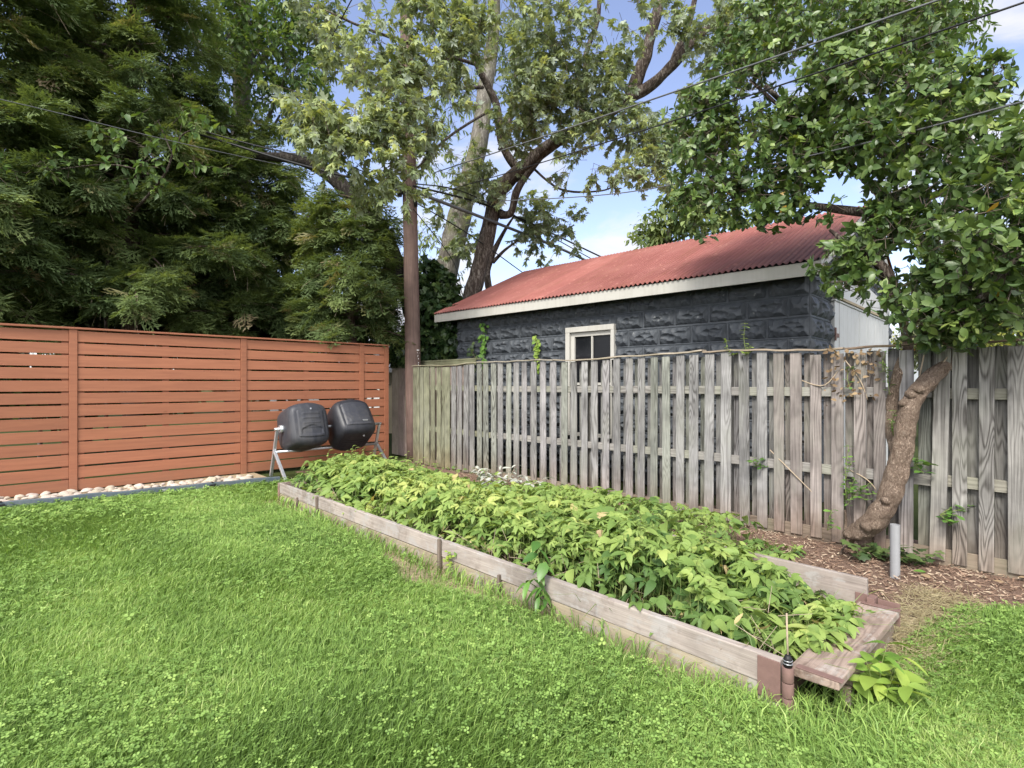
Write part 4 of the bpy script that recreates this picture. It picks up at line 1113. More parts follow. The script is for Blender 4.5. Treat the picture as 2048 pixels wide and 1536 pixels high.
# bits of dead plant lying in the bed: pale stems
# ------------------------------------------------------------------ weeds and longer grass at the bed corner, straw, mulch chips
lg = Scatter()
n = 1900
s = np.concatenate([rng.uniform(-1.35, -.5, 1300), rng.uniform(-7.2, -1.0, 600)]); q = np.concatenate([rng.uniform(2.3, 2.95, 1300), rng.uniform(2.5, 2.6, 600)])
k = ~((s <= BED_S1 + .06) & (q > BED_N0 - .035)); s, q = s[k], q[k]
und = (s < BED_S1 + .24) & (q > BED_N0 + .0)
for mm, hm_ in ((und, .1), (~und, .125)): grass_blades(lg, DX * s[mm] + NX * q[mm], DY * s[mm] + NY * q[mm], .06, hm_, .0065, 1.5, .0)
tag(lg.build('long_grass', L_GRASS), 'longer untrimmed grass around the foot of the raised bed', 'grass', kind='stuff')
sw = Scatter(); n = 5000
s = rng.uniform(-.9, -.4, n); q = rng.uniform(3.3, 4.9, n); k = rng.random(n) < .6 * np.clip(1.2 - np.abs(s + .72) / .22, 0, 1); s, q = s[k], q[k]; n = len(s)
f = rand_dir(n); f[:, 2] = np.abs(f[:, 2]) * .25
sw.add(T_STICK, np.stack([DX * s + NX * q, DY * s + NY * q, rng.uniform(-.005, .03, n)], 1), f, rand_dir(n), np.stack([np.full(n, .0016), rng.uniform(.05, .14, n), np.full(n, .0016)], 1), rng.random(n))
s = rng.uniform(-7.2, -1, 2600); q = rng.uniform(2.25, 2.6, 2600)
f = rand_dir(2600); f[:, 2] = np.abs(f[:, 2]) * .2
sw.add(T_STICK, np.stack([DX * s + NX * q, DY * s + NY * q, rng.uniform(-.015, .01, 2600)], 1), f, rand_dir(2600), np.stack([np.full(2600, .0016), rng.uniform(.03, .08, 2600), np.full(2600, .0016)], 1), rng.random(2600))
tag(sw.build('straw', L_STRAW), 'dead straw and dry grass lying around the raised bed', 'straw', kind='stuff')
T_CHIP = ([(-.5, 0, 0), (.5, 0.05, .05), (.4, 1, .1), (-.4, .95, .0), (-.4, .1, .22), (.4, .15, .25), (.3, .9, .25), (-.3, .85, .2)], [(4, 5, 6, 7), (0, 1, 5, 4), (1, 2, 6, 5), (2, 3, 7, 6), (3, 0, 4, 7)])
ch = Scatter(); n = 16000
s = -rng.random(n) ** 1.6 * 8.5 + 1.3; q = rng.uniform(3.85, 6.0, n); X, Y = DX * s + NX * q, DY * s + NY * q
k = (q > np.interp(s, [-9, -1, -.75, -.6, -.3, .6, 3], [3.7, 3.7, 4.2, 4.7, 4.98, 5.08, 5.1]) + .1 * snz(X, Y, 5)); X, Y = X[k], Y[k]; n = len(X)
f = rand_dir(n); f[:, 2] *= .25
ln_ = rng.uniform(.015, .055, n)
ch.add(T_CHIP, np.stack([X, Y, rng.uniform(-.02, .006, n)], 1), f, np.stack([rng.normal(size=n) * .3, rng.normal(size=n) * .3, np.ones(n)], 1), np.stack([rng.uniform(.004, .013, n), ln_, rng.uniform(.01, .02, n)], 1), rng.random(n))
tag(ch.build('mulch_chips', L_CHIP, smooth=False), 'loose brown bark chips covering the mulch strip', 'mulch', kind='stuff')

# ------------------------------------------------------------------ edging and stones
ed = thing('lawn_edging', sn(-8.7, 1.2, 0), 'low dark blue grey edging between the lawn and the white stones', 'edging')
m = MB(); vs = []; ne = 40
E0, E1 = (-8.97, -.6), (-8.47, 3.1)
for i in range(ne + 1):
    t_ = i / ne; s = E0[0] + (E1[0] - E0[0]) * t_ + .012 * math.sin(i * .7); n = E0[1] + (E1[1] - E0[1]) * t_
    zt = .092 + .005 * math.sin(i * .9)
    vs += [sn(s + .03, n, -.05), sn(s + .03, n, zt - .006), sn(s + .022, n, zt), sn(s - .022, n, zt), sn(s - .03, n, zt - .006), sn(s - .03, n, -.05)]
fs = []
for i in range(ne):
    for q in range(5): a = 6 * i + q; fs.append((a, a + 6, a + 7, a + 1))
m.add(vs, fs); m.build('edging_strip', M_EDGE, ed)
for n in (.0, 1.62, 2.2):
    t_ = (n - E0[1]) / (E1[1] - E0[1]); s = E0[0] + (E1[0] - E0[0]) * t_
    m = MB(); m.box((s + .034, n - .04, .035), (s + .045, n + .04, .07)); m.box((s - .034, n - .012, .095), (s + .048, n + .012, .101))
    m.build('clip', M_CABLE if n != 1.62 else M_STEEL, ed, FR, .002)
def stone_mesh(seed):
    import bmesh
    bm = bmesh.new(); bmesh.ops.create_icosphere(bm, subdivisions=3, radius=1.0)
    for v in bm.verts:
        p = v.co.normalized()
        r = 1 + .28 * noise.noise(p * 1.1 + Vector((seed * 7, 0, 0))) + .12 * noise.noise(p * 2.7 + Vector((0, seed * 5, 0)))
        v.co = p * r
        v.co.z = max(v.co.z, -.55)
    me = bpy.data.meshes.new('river_stone'); bm.to_mesh(me); bm.free()
    me.polygons.foreach_set('use_smooth', [True] * len(me.polygons)); me.materials.append(M_STONE)
    return me
SM = [stone_mesh(i) for i in range(6)]
ns = 0
for row, cnt in ((0, 44), (1, 36), (2, 26)):
    for i in range(cnt):
        n = -.35 + 3.2 * (i + random.uniform(.2, .8)) / cnt
        t_ = (n - E0[1]) / (E1[1] - E0[1]); se = E0[0] + (E1[0] - E0[0]) * t_
        s = se - (.12, .27, .44)[row] - random.uniform(0, .06)
        o = bpy.data.objects.new('river_stone', SM[random.randrange(6)]); COL.objects.link(o)
        sz = random.uniform(.026, .052) * (1.5 if random.random() < .2 else 1)
        o.location = sn(s, n, .02 + .3 * sz + (0.015, .03, .03)[row])
        o.scale = (sz * random.uniform(1.0, 1.6), sz, sz * random.uniform(.55, .8)); o.rotation_euler = (random.uniform(-.25, .25), random.uniform(-.25, .25), random.uniform(0, 6.28))
        c = random.uniform(.85, 1.15); o.color = (c, c * random.uniform(.93, 1.0), c * random.uniform(.85, 1.0), 1)
        tag(o, 'pale rounded river stone in the row between the orange fence and the lawn edging', 'stone', 'white stones along the orange fence')
m = MB(); m.add([sn(-9.66, -.6, .012), sn(-9.0, -.6, .012), sn(-8.52, 3.1, .012), sn(-9.66, 3.1, .012)], [(0, 1, 2, 3)])
tag(m.build('gravel_base', M_DIRT), 'pale soil strip under the white stones', 'soil', kind='structure')

# ------------------------------------------------------------------ compost tumbler
AS, AZ = -8.93, .775
ct = thing('compost_tumbler', sn(AS, 4.15, 0), 'twin drum black compost tumbler on a galvanised steel frame', 'compost tumbler')
def drum(nc, half, rot, mat, dusty):
    """rounded square drum about the axis along n"""
    na, nr_ = 41, 96; vs = []
    prof = [(0.0, .60), (.03, .74), (.09, .855), (.16, .91), (.3, .97), (.5, 1.0), (.7, .97), (.84, .91), (.91, .855), (.97, .74), (1.0, .60)]
    R0 = .385
    def sup(a, e=5.5):
        return 1 / (abs(math.cos(a)) ** e + abs(math.sin(a)) ** e) ** (1 / e)
    for i in range(na):
        t_ = i / (na - 1); sc_ = np.interp(t_, [p_[0] for p_ in prof], [p_[1] for p_ in prof])
        e = 5.5
        for j in range(nr_):
            a = 2 * math.pi * j / nr_
            r = R0 * sc_ * sup(a, e) * (.96)
            fa = ((a + math.pi / 4) % (math.pi / 2)) - math.pi / 4         # -45..45 deg on each face
            w_ = math.tan(fa)
            if .14 < t_ < .86:
                if abs(w_) < .66:
                    rib = math.cos(w_ * 17.0) ** 8 if .22 < t_ < .78 else 0
                    r -= .010 * rib
                    r -= .008
                if .68 < abs(w_) < .74: r -= .006
            x = r * math.cos(a + rot); z = r * math.sin(a + rot)
            vs.append((AS + x, nc - half + 2 * half * t_, AZ + z))
    fs = []
    for i in range(na - 1):
        for j in range(nr_):
            k = (j + 1) % nr_; fs.append((i * nr_ + j, (i + 1) * nr_ + j, (i + 1) * nr_ + k, i * nr_ + k))
    fs.append(tuple(range(nr_))); fs.append(tuple((na - 1) * nr_ + j for j in reversed(range(nr_))))
    m = MB(); m.add(vs, fs, True)
    d = m.build('drum', mat, ct, FR)
    def on_face(face, w_, t_, lift):
        a = face * math.pi / 2 + math.atan(w_); sc_ = np.interp(t_, [p_[0] for p_ in prof], [p_[1] for p_ in prof])
        r = R0 * sc_ * sup(a) * .96 + lift
        return (AS + r * math.cos(a + rot), nc - half + 2 * half * t_, AZ + r * math.sin(a + rot))
    return d, on_face
def patch(on_face, face, w0, w1, t0, t1, lift, nw=10, nt_=12, edge=.012, bump=None):
    m = MB(); vs = []; fs = []
    for i in range(nw + 1):
        for j in range(nt_ + 1):
            b = i in (0, nw) or j in (0, nt_)
            l_ = lift - (edge if b else 0)
            w_, t_ = w0 + (w1 - w0) * i / nw, t0 + (t1 - t0) * j / nt_
            if bump: l_ += bump(w_, t_)
            vs.append(on_face(face, w_, t_, l_))
    for i in range(nw):
        for j in range(nt_):
            a = i * (nt_ + 1) + j; fs.append((a, a + 1, a + nt_ + 2, a + nt_ + 1))
    m.add(vs, fs, True); return m
def child(parent, name, mb, mat):
    o = link(name, mb.mesh(name), mat, parent, None); o.matrix_basis = Matrix.Identity(4); return o
d1, f1 = drum(3.655, .33, rad(17), M_BLACK2, False)
hb = lambda w_, t_: (.008 if abs(math.cos(w_ * 15)) ** 10 > .5 and .28 < t_ < .72 and w_ > -.2 else 0) + (-.014 if (w_ < -.12 - .25 * (abs(t_ - .5) / .3) ** 2 and w_ > -.52 and .25 < t_ < .75) else 0)
child(d1, 'hatch', patch(f1, 0, -.66, .66, .17, .83, .012, 40, 30, .016, hb), M_BLACK2)
m = MB(); c_ = f1(0, .60, .5, .013); m.tube([(c_[0], c_[1], c_[2]), (c_[0] + .012, c_[1], c_[2] + .004)], .013, 10); child(d1, 'latch', m, M_STEEL)
d2, f2 = drum(4.48, .345, rad(38), M_BLACK, True)
hb2 = lambda w_, t_: (.01 if (w_ > -.45 and w_ < -.25 and .25 < t_ < .8) else 0) + (.006 if math.cos(w_ * 15) > .8 and w_ > -.2 else 0)
child(d2, 'hatch', patch(f2, 0, -.66, .66, .15, .85, .014, 30, 24, .016, hb2), M_BLACK2)
m = MB(); a_, b_ = f2(0, -.42, .56, .02), f2(0, -.42, .70, .02)
m.bar(a_, b_, .02, .022); child(d2, 'handle', m, M_STEEL)
m = MB(); c_ = f2(3, .55, .6, .0); m.tube([(c_[0], c_[1], c_[2]), (c_[0] + .014, c_[1], c_[2])], .016, 10); child(d2, 'latch', m, M_STEEL)
def steel(name, pts, w_=.045):
    m = MB()
    for a, b in pts: m.bar(sn(*a), sn(*b), w_, w_ * .8)
    return m.build(name, M_STEEL, ct, None, .003)
for n in (3.235, 5.07):
    steel('leg', [((AS, n, AZ + .01), (AS - .22, n - .02, .0))])
    steel('leg', [((AS - .1, n - .012, .42), (AS + .42, n - .02, .0))])
m = MB(); m.tube([sn(AS, 3.19, AZ), sn(AS, 5.1, AZ)], .022, 10); m.build('axle', M_STEEL, ct)
m = MB(); m.tube([sn(AS, 3.27, AZ), sn(AS, 3.35, AZ)], .06, 14); m.build('hub', M_STEEL, ct)
m = MB(); m.tube([sn(AS - .06, 3.235, .40), sn(AS - .06, 5.07, .40)], .02, 8); m.build('crossbar', M_STEEL, ct)

# ------------------------------------------------------------------ utility pole and wires
PB = sn(-9.15, 5.98, 0)
pole_top = at(811, 0, PB.y); ptop = PB + (pole_top - at(829, 925, PB.y)).normalized() * 10.6
up_ = thing('utility_pole', PB, 'tall brown wooden utility pole where the two fences meet', 'utility pole')
m = MB(); pts = [PB.lerp(ptop, i / 24) - Vector((0, 0, .1 if i == 0 else 0)) for i in range(25)]
m.tube(pts, lerp_r([.162, .115], 25), 24, wob=.03, freq=1.5); m.build('shaft', M_POLE, up_)
def on_pole(z): return PB.lerp(ptop, z / ptop.z)
m = MB()
pd = (Vector((0, 0, 0)) - Vector((PB.x, PB.y, 0))).normalized(); px_ = Vector((-pd.y, pd.x, 0))
def plate(u, v, w_, h_):
    z = EYE + (768 - v) / F * PB.y; c = on_pole(z); off = (u - (1024 + F * c.x / c.y)) / F * c.y
    rr = .152; off = max(-.13, min(.13, off)); q = c + Vector((1, 0, 0)) * off; dpt = math.sqrt(rr * rr - off * off)
    q = q + pd * (dpt + .003); ang = math.asin(off / rr)
    tx = Vector((math.cos(ang), math.sin(ang), 0)) * w_ / 2
    m.add([q - tx - Vector((0, 0, h_ / 2)), q + tx - Vector((0, 0, h_ / 2)), q + tx + Vector((0, 0, h_ / 2)), q - tx + Vector((0, 0, h_ / 2)),
           q - tx * .95 - Vector((0, 0, h_ / 2)) + pd * .003, q + tx * .95 - Vector((0, 0, h_ / 2)) + pd * .003, q + tx * .95 + Vector((0, 0, h_ / 2)) + pd * .003, q - tx * .95 + Vector((0, 0, h_ / 2)) + pd * .003],
          [(4, 5, 6, 7), (0, 1, 5, 4), (1, 2, 6, 5), (2, 3, 7, 6), (3, 0, 4, 7)])
plate(836, 701, .055, .022)
for u, v in ((837, 718), (837, 726), (837, 730)): plate(u, v, .022, .018)
for (u, v, w_, h_) in ((834.5, 706, .008, .022), (839, 706.5, .008, .022), (836, 712, .02, .008), (835, 713.5, .006, .018)): plate(u, v, w_, h_)
m.build('number_tags', M_NOTE, up_)
m = MB(); za = EYE + (768 - 388) / F * PB.y
c = on_pole(za); m.bar(c + Vector((-.24, -.06, .03)), c + Vector((.22, -.16, -.05)), .07, .09); m.tube([c + Vector((.14, -.1, -.02)), c + Vector((.14, -.1, -.28))], .035, 8)
m.tube([c + Vector((-.17, -.15, .1)), c + Vector((-.17, -.15, -.1))], .05, 8)
m.build('cable_bracket', M_CABLE, up_)
def wire(pts, r, mat, label, name='overhead_wire', sag=0.0, group='overhead wires and cables'):
    P = [Vector(p) for p in pts]
    if len(P) == 2:
        a, b = P; P = [a.lerp(b, i / 24) - Vector((0, 0, sag * 4 * (i / 24) * (1 - i / 24))) for i in range(25)]
    else: P = smooth_path(P, 8)
    m = MB(); m.tube(P, r, 6)
    o = m.build(name, mat); recenter(o); tag(o, label, 'cable', group); return o
pa = on_pole(za) + Vector((.1, -.17, 0))
hi = on_pole(EYE + (768 - 300) / F * PB.y) + Vector((.08, -.15, 0))
wire([at(870, 345, 10.5), at(2100, -78, 3.6)], .009, M_CABLE2, 'topmost grey overhead wire crossing the glossy tree at right', sag=.02)
wire([at(852, 392, 10.5), at(2120, -20, 3.4)], .007, M_CABLE, 'middle thin black overhead wire crossing the glossy tree at right', sag=.06)
wire([at(1000, 402, 9.6), at(1250, 385, 7.6), at(1650, 305, 5.2), at(2048, 203, 3.9), at(2160, 172, 3.6)], .0075, M_CABLE2, 'lowest overhead wire at right, sagging in front of the glossy leaves')
wire([pa, at(1160, 515, 15), at(1300, 600, 17)], .034, M_CABLE2, 'thickest grey cable running from the pole down behind the garage roof', 'overhead_cable')
wire([pa + Vector((0, 0, .1)), at(1000, 420, 12.5), at(1190, 508, 15), at(1320, 570, 17)], .02, M_CABLE, 'black cable above the thickest grey one, running from the pole to the roof ridge', 'overhead_cable')
wire([pa + Vector((.05, 0, .14)), at(930, 385, 11.5), at(1060, 450, 13.2), at(1180, 516, 15), at(1300, 580, 17)], .012, M_CABLE, 'thin looping black cable between the pole and the roof ridge', 'overhead_cable')
wire([pa + Vector((.0, 0, -.2)), at(940, 470, 12), at(1045, 545, 14), at(1120, 600, 15)], .012, M_CABLE, 'thin dark cable dropping from the pole to the far end of the roof', 'overhead_cable')
wire([pa + Vector((.0, 0, -.35)), at(905, 520, 11.5), at(925, 590, 11.6), at(940, 640, 11.5)], .009, M_CABLE, 'lowest slack cable hanging from the pole past the grey trunk', 'overhead_cable')
wire([pa + Vector((-.2, 0, .02)), at(700, 355, 10.6), at(560, 318, 10.4), at(350, 255, 10.2), at(-60, 150, 9.6)], .024, M_CABLE, 'thick black cable running left from the pole through the cedars', 'overhead_cable')
wire([pa + Vector((-.2, 0, .12)), at(700, 335, 10.5), at(500, 288, 10.3), at(330, 240, 10.1), at(-60, 130, 9.6)], .013, M_CABLE, 'second black cable above the thick one, running left through the cedars', 'overhead_cable')
wire([at(760, 372, 10.3), at(400, 295, 7.6), at(100, 222, 6.2), at(-60, 185, 5.6)], .005, M_CABLE2, 'thin pale wire strung across the cedars at left')
wire([at(640, 118, 9.0), at(735, -60, 8.0)], .010, M_CABLE, 'steep short black wire in the gap left of the pole top')

# ------------------------------------------------------------------ pipe, dead leaves
pp = on_fence(1790, 1128, 5.1); pp.z = -.03
pY = pp.y
m = MB(); ht = EYE + (768 - 1049) / F * pY
m.tube([pp, pp + Vector((0, 0, ht + .03))], .034, 20, cap=False); m.tube([pp + Vector((0, 0, ht + .03)), pp + Vector((0, 0, ht - .12))], .029, 20, cap=False)
b0 = len(m.v)
rim = []
for r_ in (.034, .029):
    for j in range(20):
        a = 2 * math.pi * j / 20; rim.append(pp + Vector((math.cos(a) * r_, math.sin(a) * r_, ht + .03)))
m.add(rim, [(j, (j + 1) % 20, 20 + (j + 1) % 20, 20 + j) for j in range(20)], False)
o = m.build('pipe', M_PIPE); recenter(o); tag(o, 'upright grey plastic pipe standing in the mulch beside the curved trunk', 'pipe')
for i, (u, v, lab) in enumerate(((1825, 1146, 'green fallen leaf lying on the mulch beside the grey pipe'), (1842, 1151, None), (2035, 1158, 'tan fallen leaf on the mulch by the widest fence board'), (1960, 1180, None), (1700, 1105, None), (1920, 1120, None), (1985, 1165, None))):
    k = (u - 1024) / F; Yg = F * EYE / (v - 768); sc = Scatter()
    sc.add(T_OBOV, np.array([[0, 0, 0.0]]), np.array([[1, .4, .1]]), np.array([[.1, -.2, 1.0]]), .1 if i < 2 else .065, .5 + .4 * random.random())
    o = sc.build('fallen_leaf', L_SPROUT if i == 0 else L_DRY); o.location = (k * Yg, Yg, .016); o.rotation_euler = (0, 0, random.uniform(0, 6))
    tag(o, lab or 'small curled tan dead leaf lying on the bark mulch', 'leaf', 'fallen leaves on the mulch')

# ------------------------------------------------------------------ glossy tree at the right
gt = thing('glossy_evergreen_tree', on_fence(1712, 1075, 5.62), 'glossy leaved evergreen tree whose curved trunk grows through the grey fence', 'tree')
def fpt(u, v, n): return on_fence(u, v, n)
tp = [fpt(1700, 1072, 5.66), fpt(1722, 1060, 5.6), fpt(1752, 1038, 5.54), fpt(1782, 985, 5.5), fpt(1800, 920, 5.5), fpt(1810, 860, 5.51), fpt(1826, 800, 5.54), fpt(1856, 762, 5.63), fpt(1893, 728, 5.78), fpt(1905, 690, 5.95), fpt(1912, 640, 6.0)]
path = smooth_path(tp, 14); m = MB()
rr = lerp_r([.075, .105, .118, .11, .096, .09, .09, .086, .078, .075, .07], len(path))
rr = [r * .8 * (1 + .10 * noise.noise(Vector((i * .21, 3, 1))) + .05 * noise.noise(Vector((i * .7, 8, 1)))) for i, r in enumerate(rr)]
m.tube(path, rr, 40, wob=.26, freq=9)
for (u, v, n, r_) in ((1822, 790, 5.50, .05), (1838, 778, 5.50, .045), (1806, 806, 5.47, .035), (1774, 1000, 5.44, .045), (1735, 1052, 5.5, .06), (1700, 1068, 5.6, .06)):
    c = fpt(u, v, n); m.tube([c + Vector((.004, .0, -r_ * .9)), c + Vector((0, 0, -r_ * .4)), c, c + Vector((0, 0, r_ * .5)), c + Vector((0, 0, r_))], [r_ * .3, r_ * .85, r_, r_ * .8, r_ * .25], 14, wob=.45, freq=14)
s2 = smooth_path([fpt(1800, 930, 5.62), fpt(1790, 895, 5.68), fpt(1783, 860, 5.735), fpt(1785, 800, 5.745), fpt(1800, 735, 5.76), fpt(1815, 690, 5.9), fpt(1800, 620, 5.9)], 5)
m.tube(s2, lerp_r([.035, .042, .046, .046, .042, .04, .035], len(s2)), 14, wob=.3, freq=8)
for a, b, r_ in ((fpt(1700, 1075, 5.6), fpt(1680, 1110, 5.4), .014), (fpt(1710, 1082, 5.6), fpt(1715, 1115, 5.45), .016), (fpt(1690, 1068, 5.64), fpt(1690, 1020, 5.69), .014)):
    pth = smooth_path([a, a.lerp(b, .5) + Vector((.02, .02, .02)), b], 4); m.tube(pth, lerp_r([r_, r_ * .5], len(pth)), 7, wob=.3, freq=20)
m.build('trunk', M_BARK_TAN, gt)
m = MB()
root = fpt(1912, 640, 6.0)
limbs = [[root, at(1935, 560, 4.2), at(1975, 450, 4.1), at(2010, 330, 4.2)], [root, at(1880, 540, 4.9), at(1850, 400, 5.1), at(1820, 220, 5.3), at(1800, 60, 5.6)],
         [at(1880, 540, 4.9), at(1800, 430, 5.2), at(1700, 330, 5.6), at(1590, 240, 6.0), at(1500, 160, 6.4)], [at(1800, 430, 5.2), at(1690, 420, 5.4), at(1560, 400, 5.9), at(1420, 360, 6.3)],
         [fpt(1800, 620, 5.9), at(1770, 540, 4.8), at(1710, 500, 5.0), at(1660, 460, 5.2)], [root, at(1960, 600, 4.0), at(2030, 520, 3.8)],
         [at(1700, 330, 5.6), at(1660, 250, 5.7), at(1655, 130, 5.9)], [root, at(1890, 660, 4.5), at(1950, 615, 4.1), at(2000, 590, 4.0)], [fpt(1800, 620, 5.9), at(1800, 600, 4.7), at(1770, 590, 4.6)]]
for L in limbs:
    pth = smooth_path(L, 6); m.tube(pth, lerp_r([.06, .035, .014], len(pth)), 10, wob=.15, freq=6)
m.tube([at(1660, 245, 5.5), at(1655, 225, 5.45)], .022, 8); m.tube([at(1560, 200, 5.9), at(1530, 172, 5.8)], .025, 8)
m.build('branches', M_BARK_DARK, gt)
GB = [(1730, 470, 5.0, 45, 55), (1790, 430, 4.9, 50, 50), (1960, 480, 4.0, 120, 110), (2050, 380, 3.9, 90, 120), (1900, 330, 4.6, 130, 120), (1800, 250, 5.0, 130, 120), (1690, 220, 5.4, 120, 120), (1580, 180, 5.9, 110, 110), (1650, 90, 6.0, 130, 90), (1800, 90, 5.6, 120, 90),
      (1520, 300, 5.9, 110, 90), (1430, 330, 6.2, 90, 80), (1400, 250, 6.6, 70, 70), (1470, 200, 6.5, 70, 80), (1520, 80, 6.6, 80, 80), (1640, 340, 5.5, 100, 55), (1740, 430, 5.1, 60, 60), (1680, 520, 5.0, 50, 30), (1790, 500, 4.7, 70, 70),
      (1880, 560, 4.4, 70, 50), (1900, 640, 4.25, 90, 35), (2000, 600, 4.0, 80, 55), (1990, 280, 4.3, 90, 80), (1440, 410, 6.1, 90, 40), (1560, 410, 5.7, 70, 45), (1850, 600, 4.4, 60, 40), (1800, 600, 4.6, 40, 40), (1850, 655, 4.4, 60, 28), (1700, 560, 4.9, 30, 25), (1950, 650, 4.1, 60, 30), (1950, 180, 4.8, 70, 60), (1420, 440, 6.2, 50, 40), (2060, 500, 3.7, 60, 110)]
P, O, bi = blobs_to_points(GB, 6400, 2.6)
k = cull_noise(P, 1.9, -.16); P, O, bi = P[k], O[k], bi[k]
sc = Scatter()
tb = np.clip(.42 + .18 * rng.normal(size=len(P)) + .12 * O[:, 2], 0, .9)
tuft_leaves(sc, P, O, [T_OBOV, T_OBOV, T_OVATE], 8, .09, .077, droop=.05, whorl=True, tint=tb, twig_mi=1, twig_r=.0035, svar=.35)
yl = [fpt(1400, 300, 14)] and rng.choice(len(P), 26)
sc.add(T_OBOV, P[yl], rand_dir(26), rand_dir(26), .09, 1.0)
sc.build('crown', [L_GLOSSY, M_TWIG], gt)

# ------------------------------------------------------------------ silver maple
MY = 12.6
base = at(945, 700, MY); base.z = 0
mp = thing('silver_maple', base, 'silver maple with a dark leaning trunk and pale leaves above the garage', 'tree')
m = MB()
def limb(pts, r, seg=14, wob=.22, fr=3.0, k=6):
    pth = smooth_path(pts, k); m.tube(pth, lerp_r(r, len(pth)), seg, wob=wob, freq=fr)
limb([base + Vector((0, 0, -.1)), at(938, 660, MY), at(945, 590, MY), at(962, 520, MY), at(978, 455, MY), at(992, 395, MY), at(1018, 360, MY - .1), at(1055, 328, MY - .2), at(1100, 290, MY - .4), at(1155, 258, MY - .6), at(1205, 235, MY - .7), at(1262, 190, MY - .9)],
     [.23, .215, .2, .185, .17, .17, .165, .155, .14, .125, .115, .105], 20, .25, 3.5)
limb([at(1262, 190, MY - .9), at(1285, 130, MY - 1), at(1302, 70, MY - 1.1), at(1318, 10, MY - 1.2), at(1330, -60, MY - 1.3)], [.14, .13, .11, .1, .09])
limb([at(1255, 196, MY - .9), at(1300, 172, MY - 1), at(1345, 130, MY - 1.1), at(1385, 85, MY - 1.2), at(1440, 35, MY - 1.3), at(1490, 5, MY - 1.5)], [.13, .12, .11, .09, .06, .04])
limb([at(1345, 130, MY - 1.1), at(1360, 90, MY - 1.1), at(1380, 40, MY - 1.2), at(1395, -30, MY - 1.3)], [.09, .07, .06, .05])
limb([at(1000, 430, MY), at(1022, 425, MY - .1), at(1033, 385, MY - .2), at(1050, 355, MY - .2), at(1078, 320, MY - .3), at(1110, 285, MY - .5)], [.1, .085, .085, .075, .06, .04])
limb([at(1035, 340, MY), at(1005, 290, MY - .2), at(995, 220, MY - .4), at(975, 170, MY - .6), at(955, 130, MY - .8), at(945, 60, MY - 1), at(935, -40, MY - 1.2)], [.1, .09, .08, .08, .075, .07, .06])
limb([at(1155, 258, MY - .6), at(1172, 180, MY - .8), at(1172, 110, MY - 1), at(1195, 40, MY - 1.1), at(1200, -40, MY - 1.2)], [.07, .06, .055, .05, .04], 10)
limb([at(1000, 300, MY), at(1020, 240, MY), at(1035, 190, MY), at(1030, 150, MY)], [.06, .055, .05, .03], 10)
limb([at(965, 175, MY - .6), at(900, 180, MY - 1.6), at(800, 220, MY - 3), at(690, 250, MY - 4), at(600, 240, MY - 4.6)], [.04, .04, .03, .02, .01], 8)
limb([at(955, 130, MY - .8), at(860, 100, MY - 2), at(740, 60, MY - 3.2), at(650, 20, MY - 3.6)], [.04, .035, .025, .012], 8)
limb([at(1060, 330, MY), at(1120, 378, MY - .6), at(1200, 382, MY - 1.2), at(1240, 365, MY - 1.6)], [.03, .025, .018, .01], 7)
limb([at(990, 215, MY - .5), at(905, 268, MY - 2), at(850, 320, MY - 3), at(790, 380, MY - 3.6)], [.03, .025, .018, .01], 7)
# dead flaky sucker stems at the foot of the trunk, right
limb([at(1000, 640, MY + .6), at(975, 560, MY + .6), at(985, 510, MY + .6), at(1010, 460, MY + .5), at(1030, 430, MY + .5)], [.09, .085, .07, .04, .02], 8)
limb([at(985, 525, MY + .6), at(1010, 500, MY + .5), at(1040, 478, MY + .4)], [.05, .035, .015], 7)
m.build('trunk', M_BARK_DARK, mp)
MBL = [(740, 370, 9.2, 45, 25), (700, 330, 8.6, 50, 25), (800, 130, 8.8, 45, 55), (815, 20, 9.0, 60, 40), (850, 180, 9.0, 40, 50), (620, 215, 8.2, 60, 55), (700, 190, 8.2, 95, 85), (640, 255, 8.0, 55, 40), (770, 300, 8.4, 70, 70), (690, 290, 8.1, 70, 40), (800, 210, 8.6, 80, 80), (740, 80, 9, 110, 80), (860, 90, 9.4, 90, 90), (790, 385, 8.6, 45, 35), (880, 250, 9.6, 60, 70), (960, 110, 10, 80, 90),
       (1000, 30, 10.2, 90, 60), (1060, 170, 10.6, 80, 90), (1020, 290, 11.4, 70, 60), (1120, 90, 10.4, 90, 90), (1130, 220, 11, 90, 60), (1210, 170, 11, 70, 80), (1230, 60, 10.6, 80, 70), (1260, 260, 11, 80, 50), (1340, 280, 10.6, 70, 60), (1300, 340, 10.4, 70, 35), (1180, 330, 11, 80, 45),
       (1330, 60, 11, 50, 60), (1430, 70, 10.6, 60, 60), (1380, 190, 11, 30, 40), (950, 350, 11.8, 60, 50), (1070, 420, 13.2, 50, 60), (1085, 490, 13.4, 55, 55), (1030, 380, 11, 50, 30), (900, 400, 12, 45, 70), (880, 10, 9.6, 100, 50), (650, 30, 9.6, 80, 60), (930, 500, 13.5, 30, 60), (1130, 460, 13.4, 40, 40), (1420, 10, 10.6, 70, 40)]
P, O, bi = blobs_to_points(MBL, 3500, 1.8)
k = cull_noise(P, 1.25, -.03); P, O, bi = P[k], O[k], bi[k]
sc = Scatter()
tb = np.clip(.45 + .2 * rng.normal(size=len(P)), 0, .85) + np.where(P[:, 1] < 9.2, .12, 0)
tuft_leaves(sc, P, O, [T_MAPLE, T_MAPLE2, T_MAPLE2], 8, .3, .13, droop=.55, upb=.7, tint=tb, twig_mi=1, twig_r=.005, svar=.35)
sc.build('crown', [L_MAPLE, M_TWIG], mp)

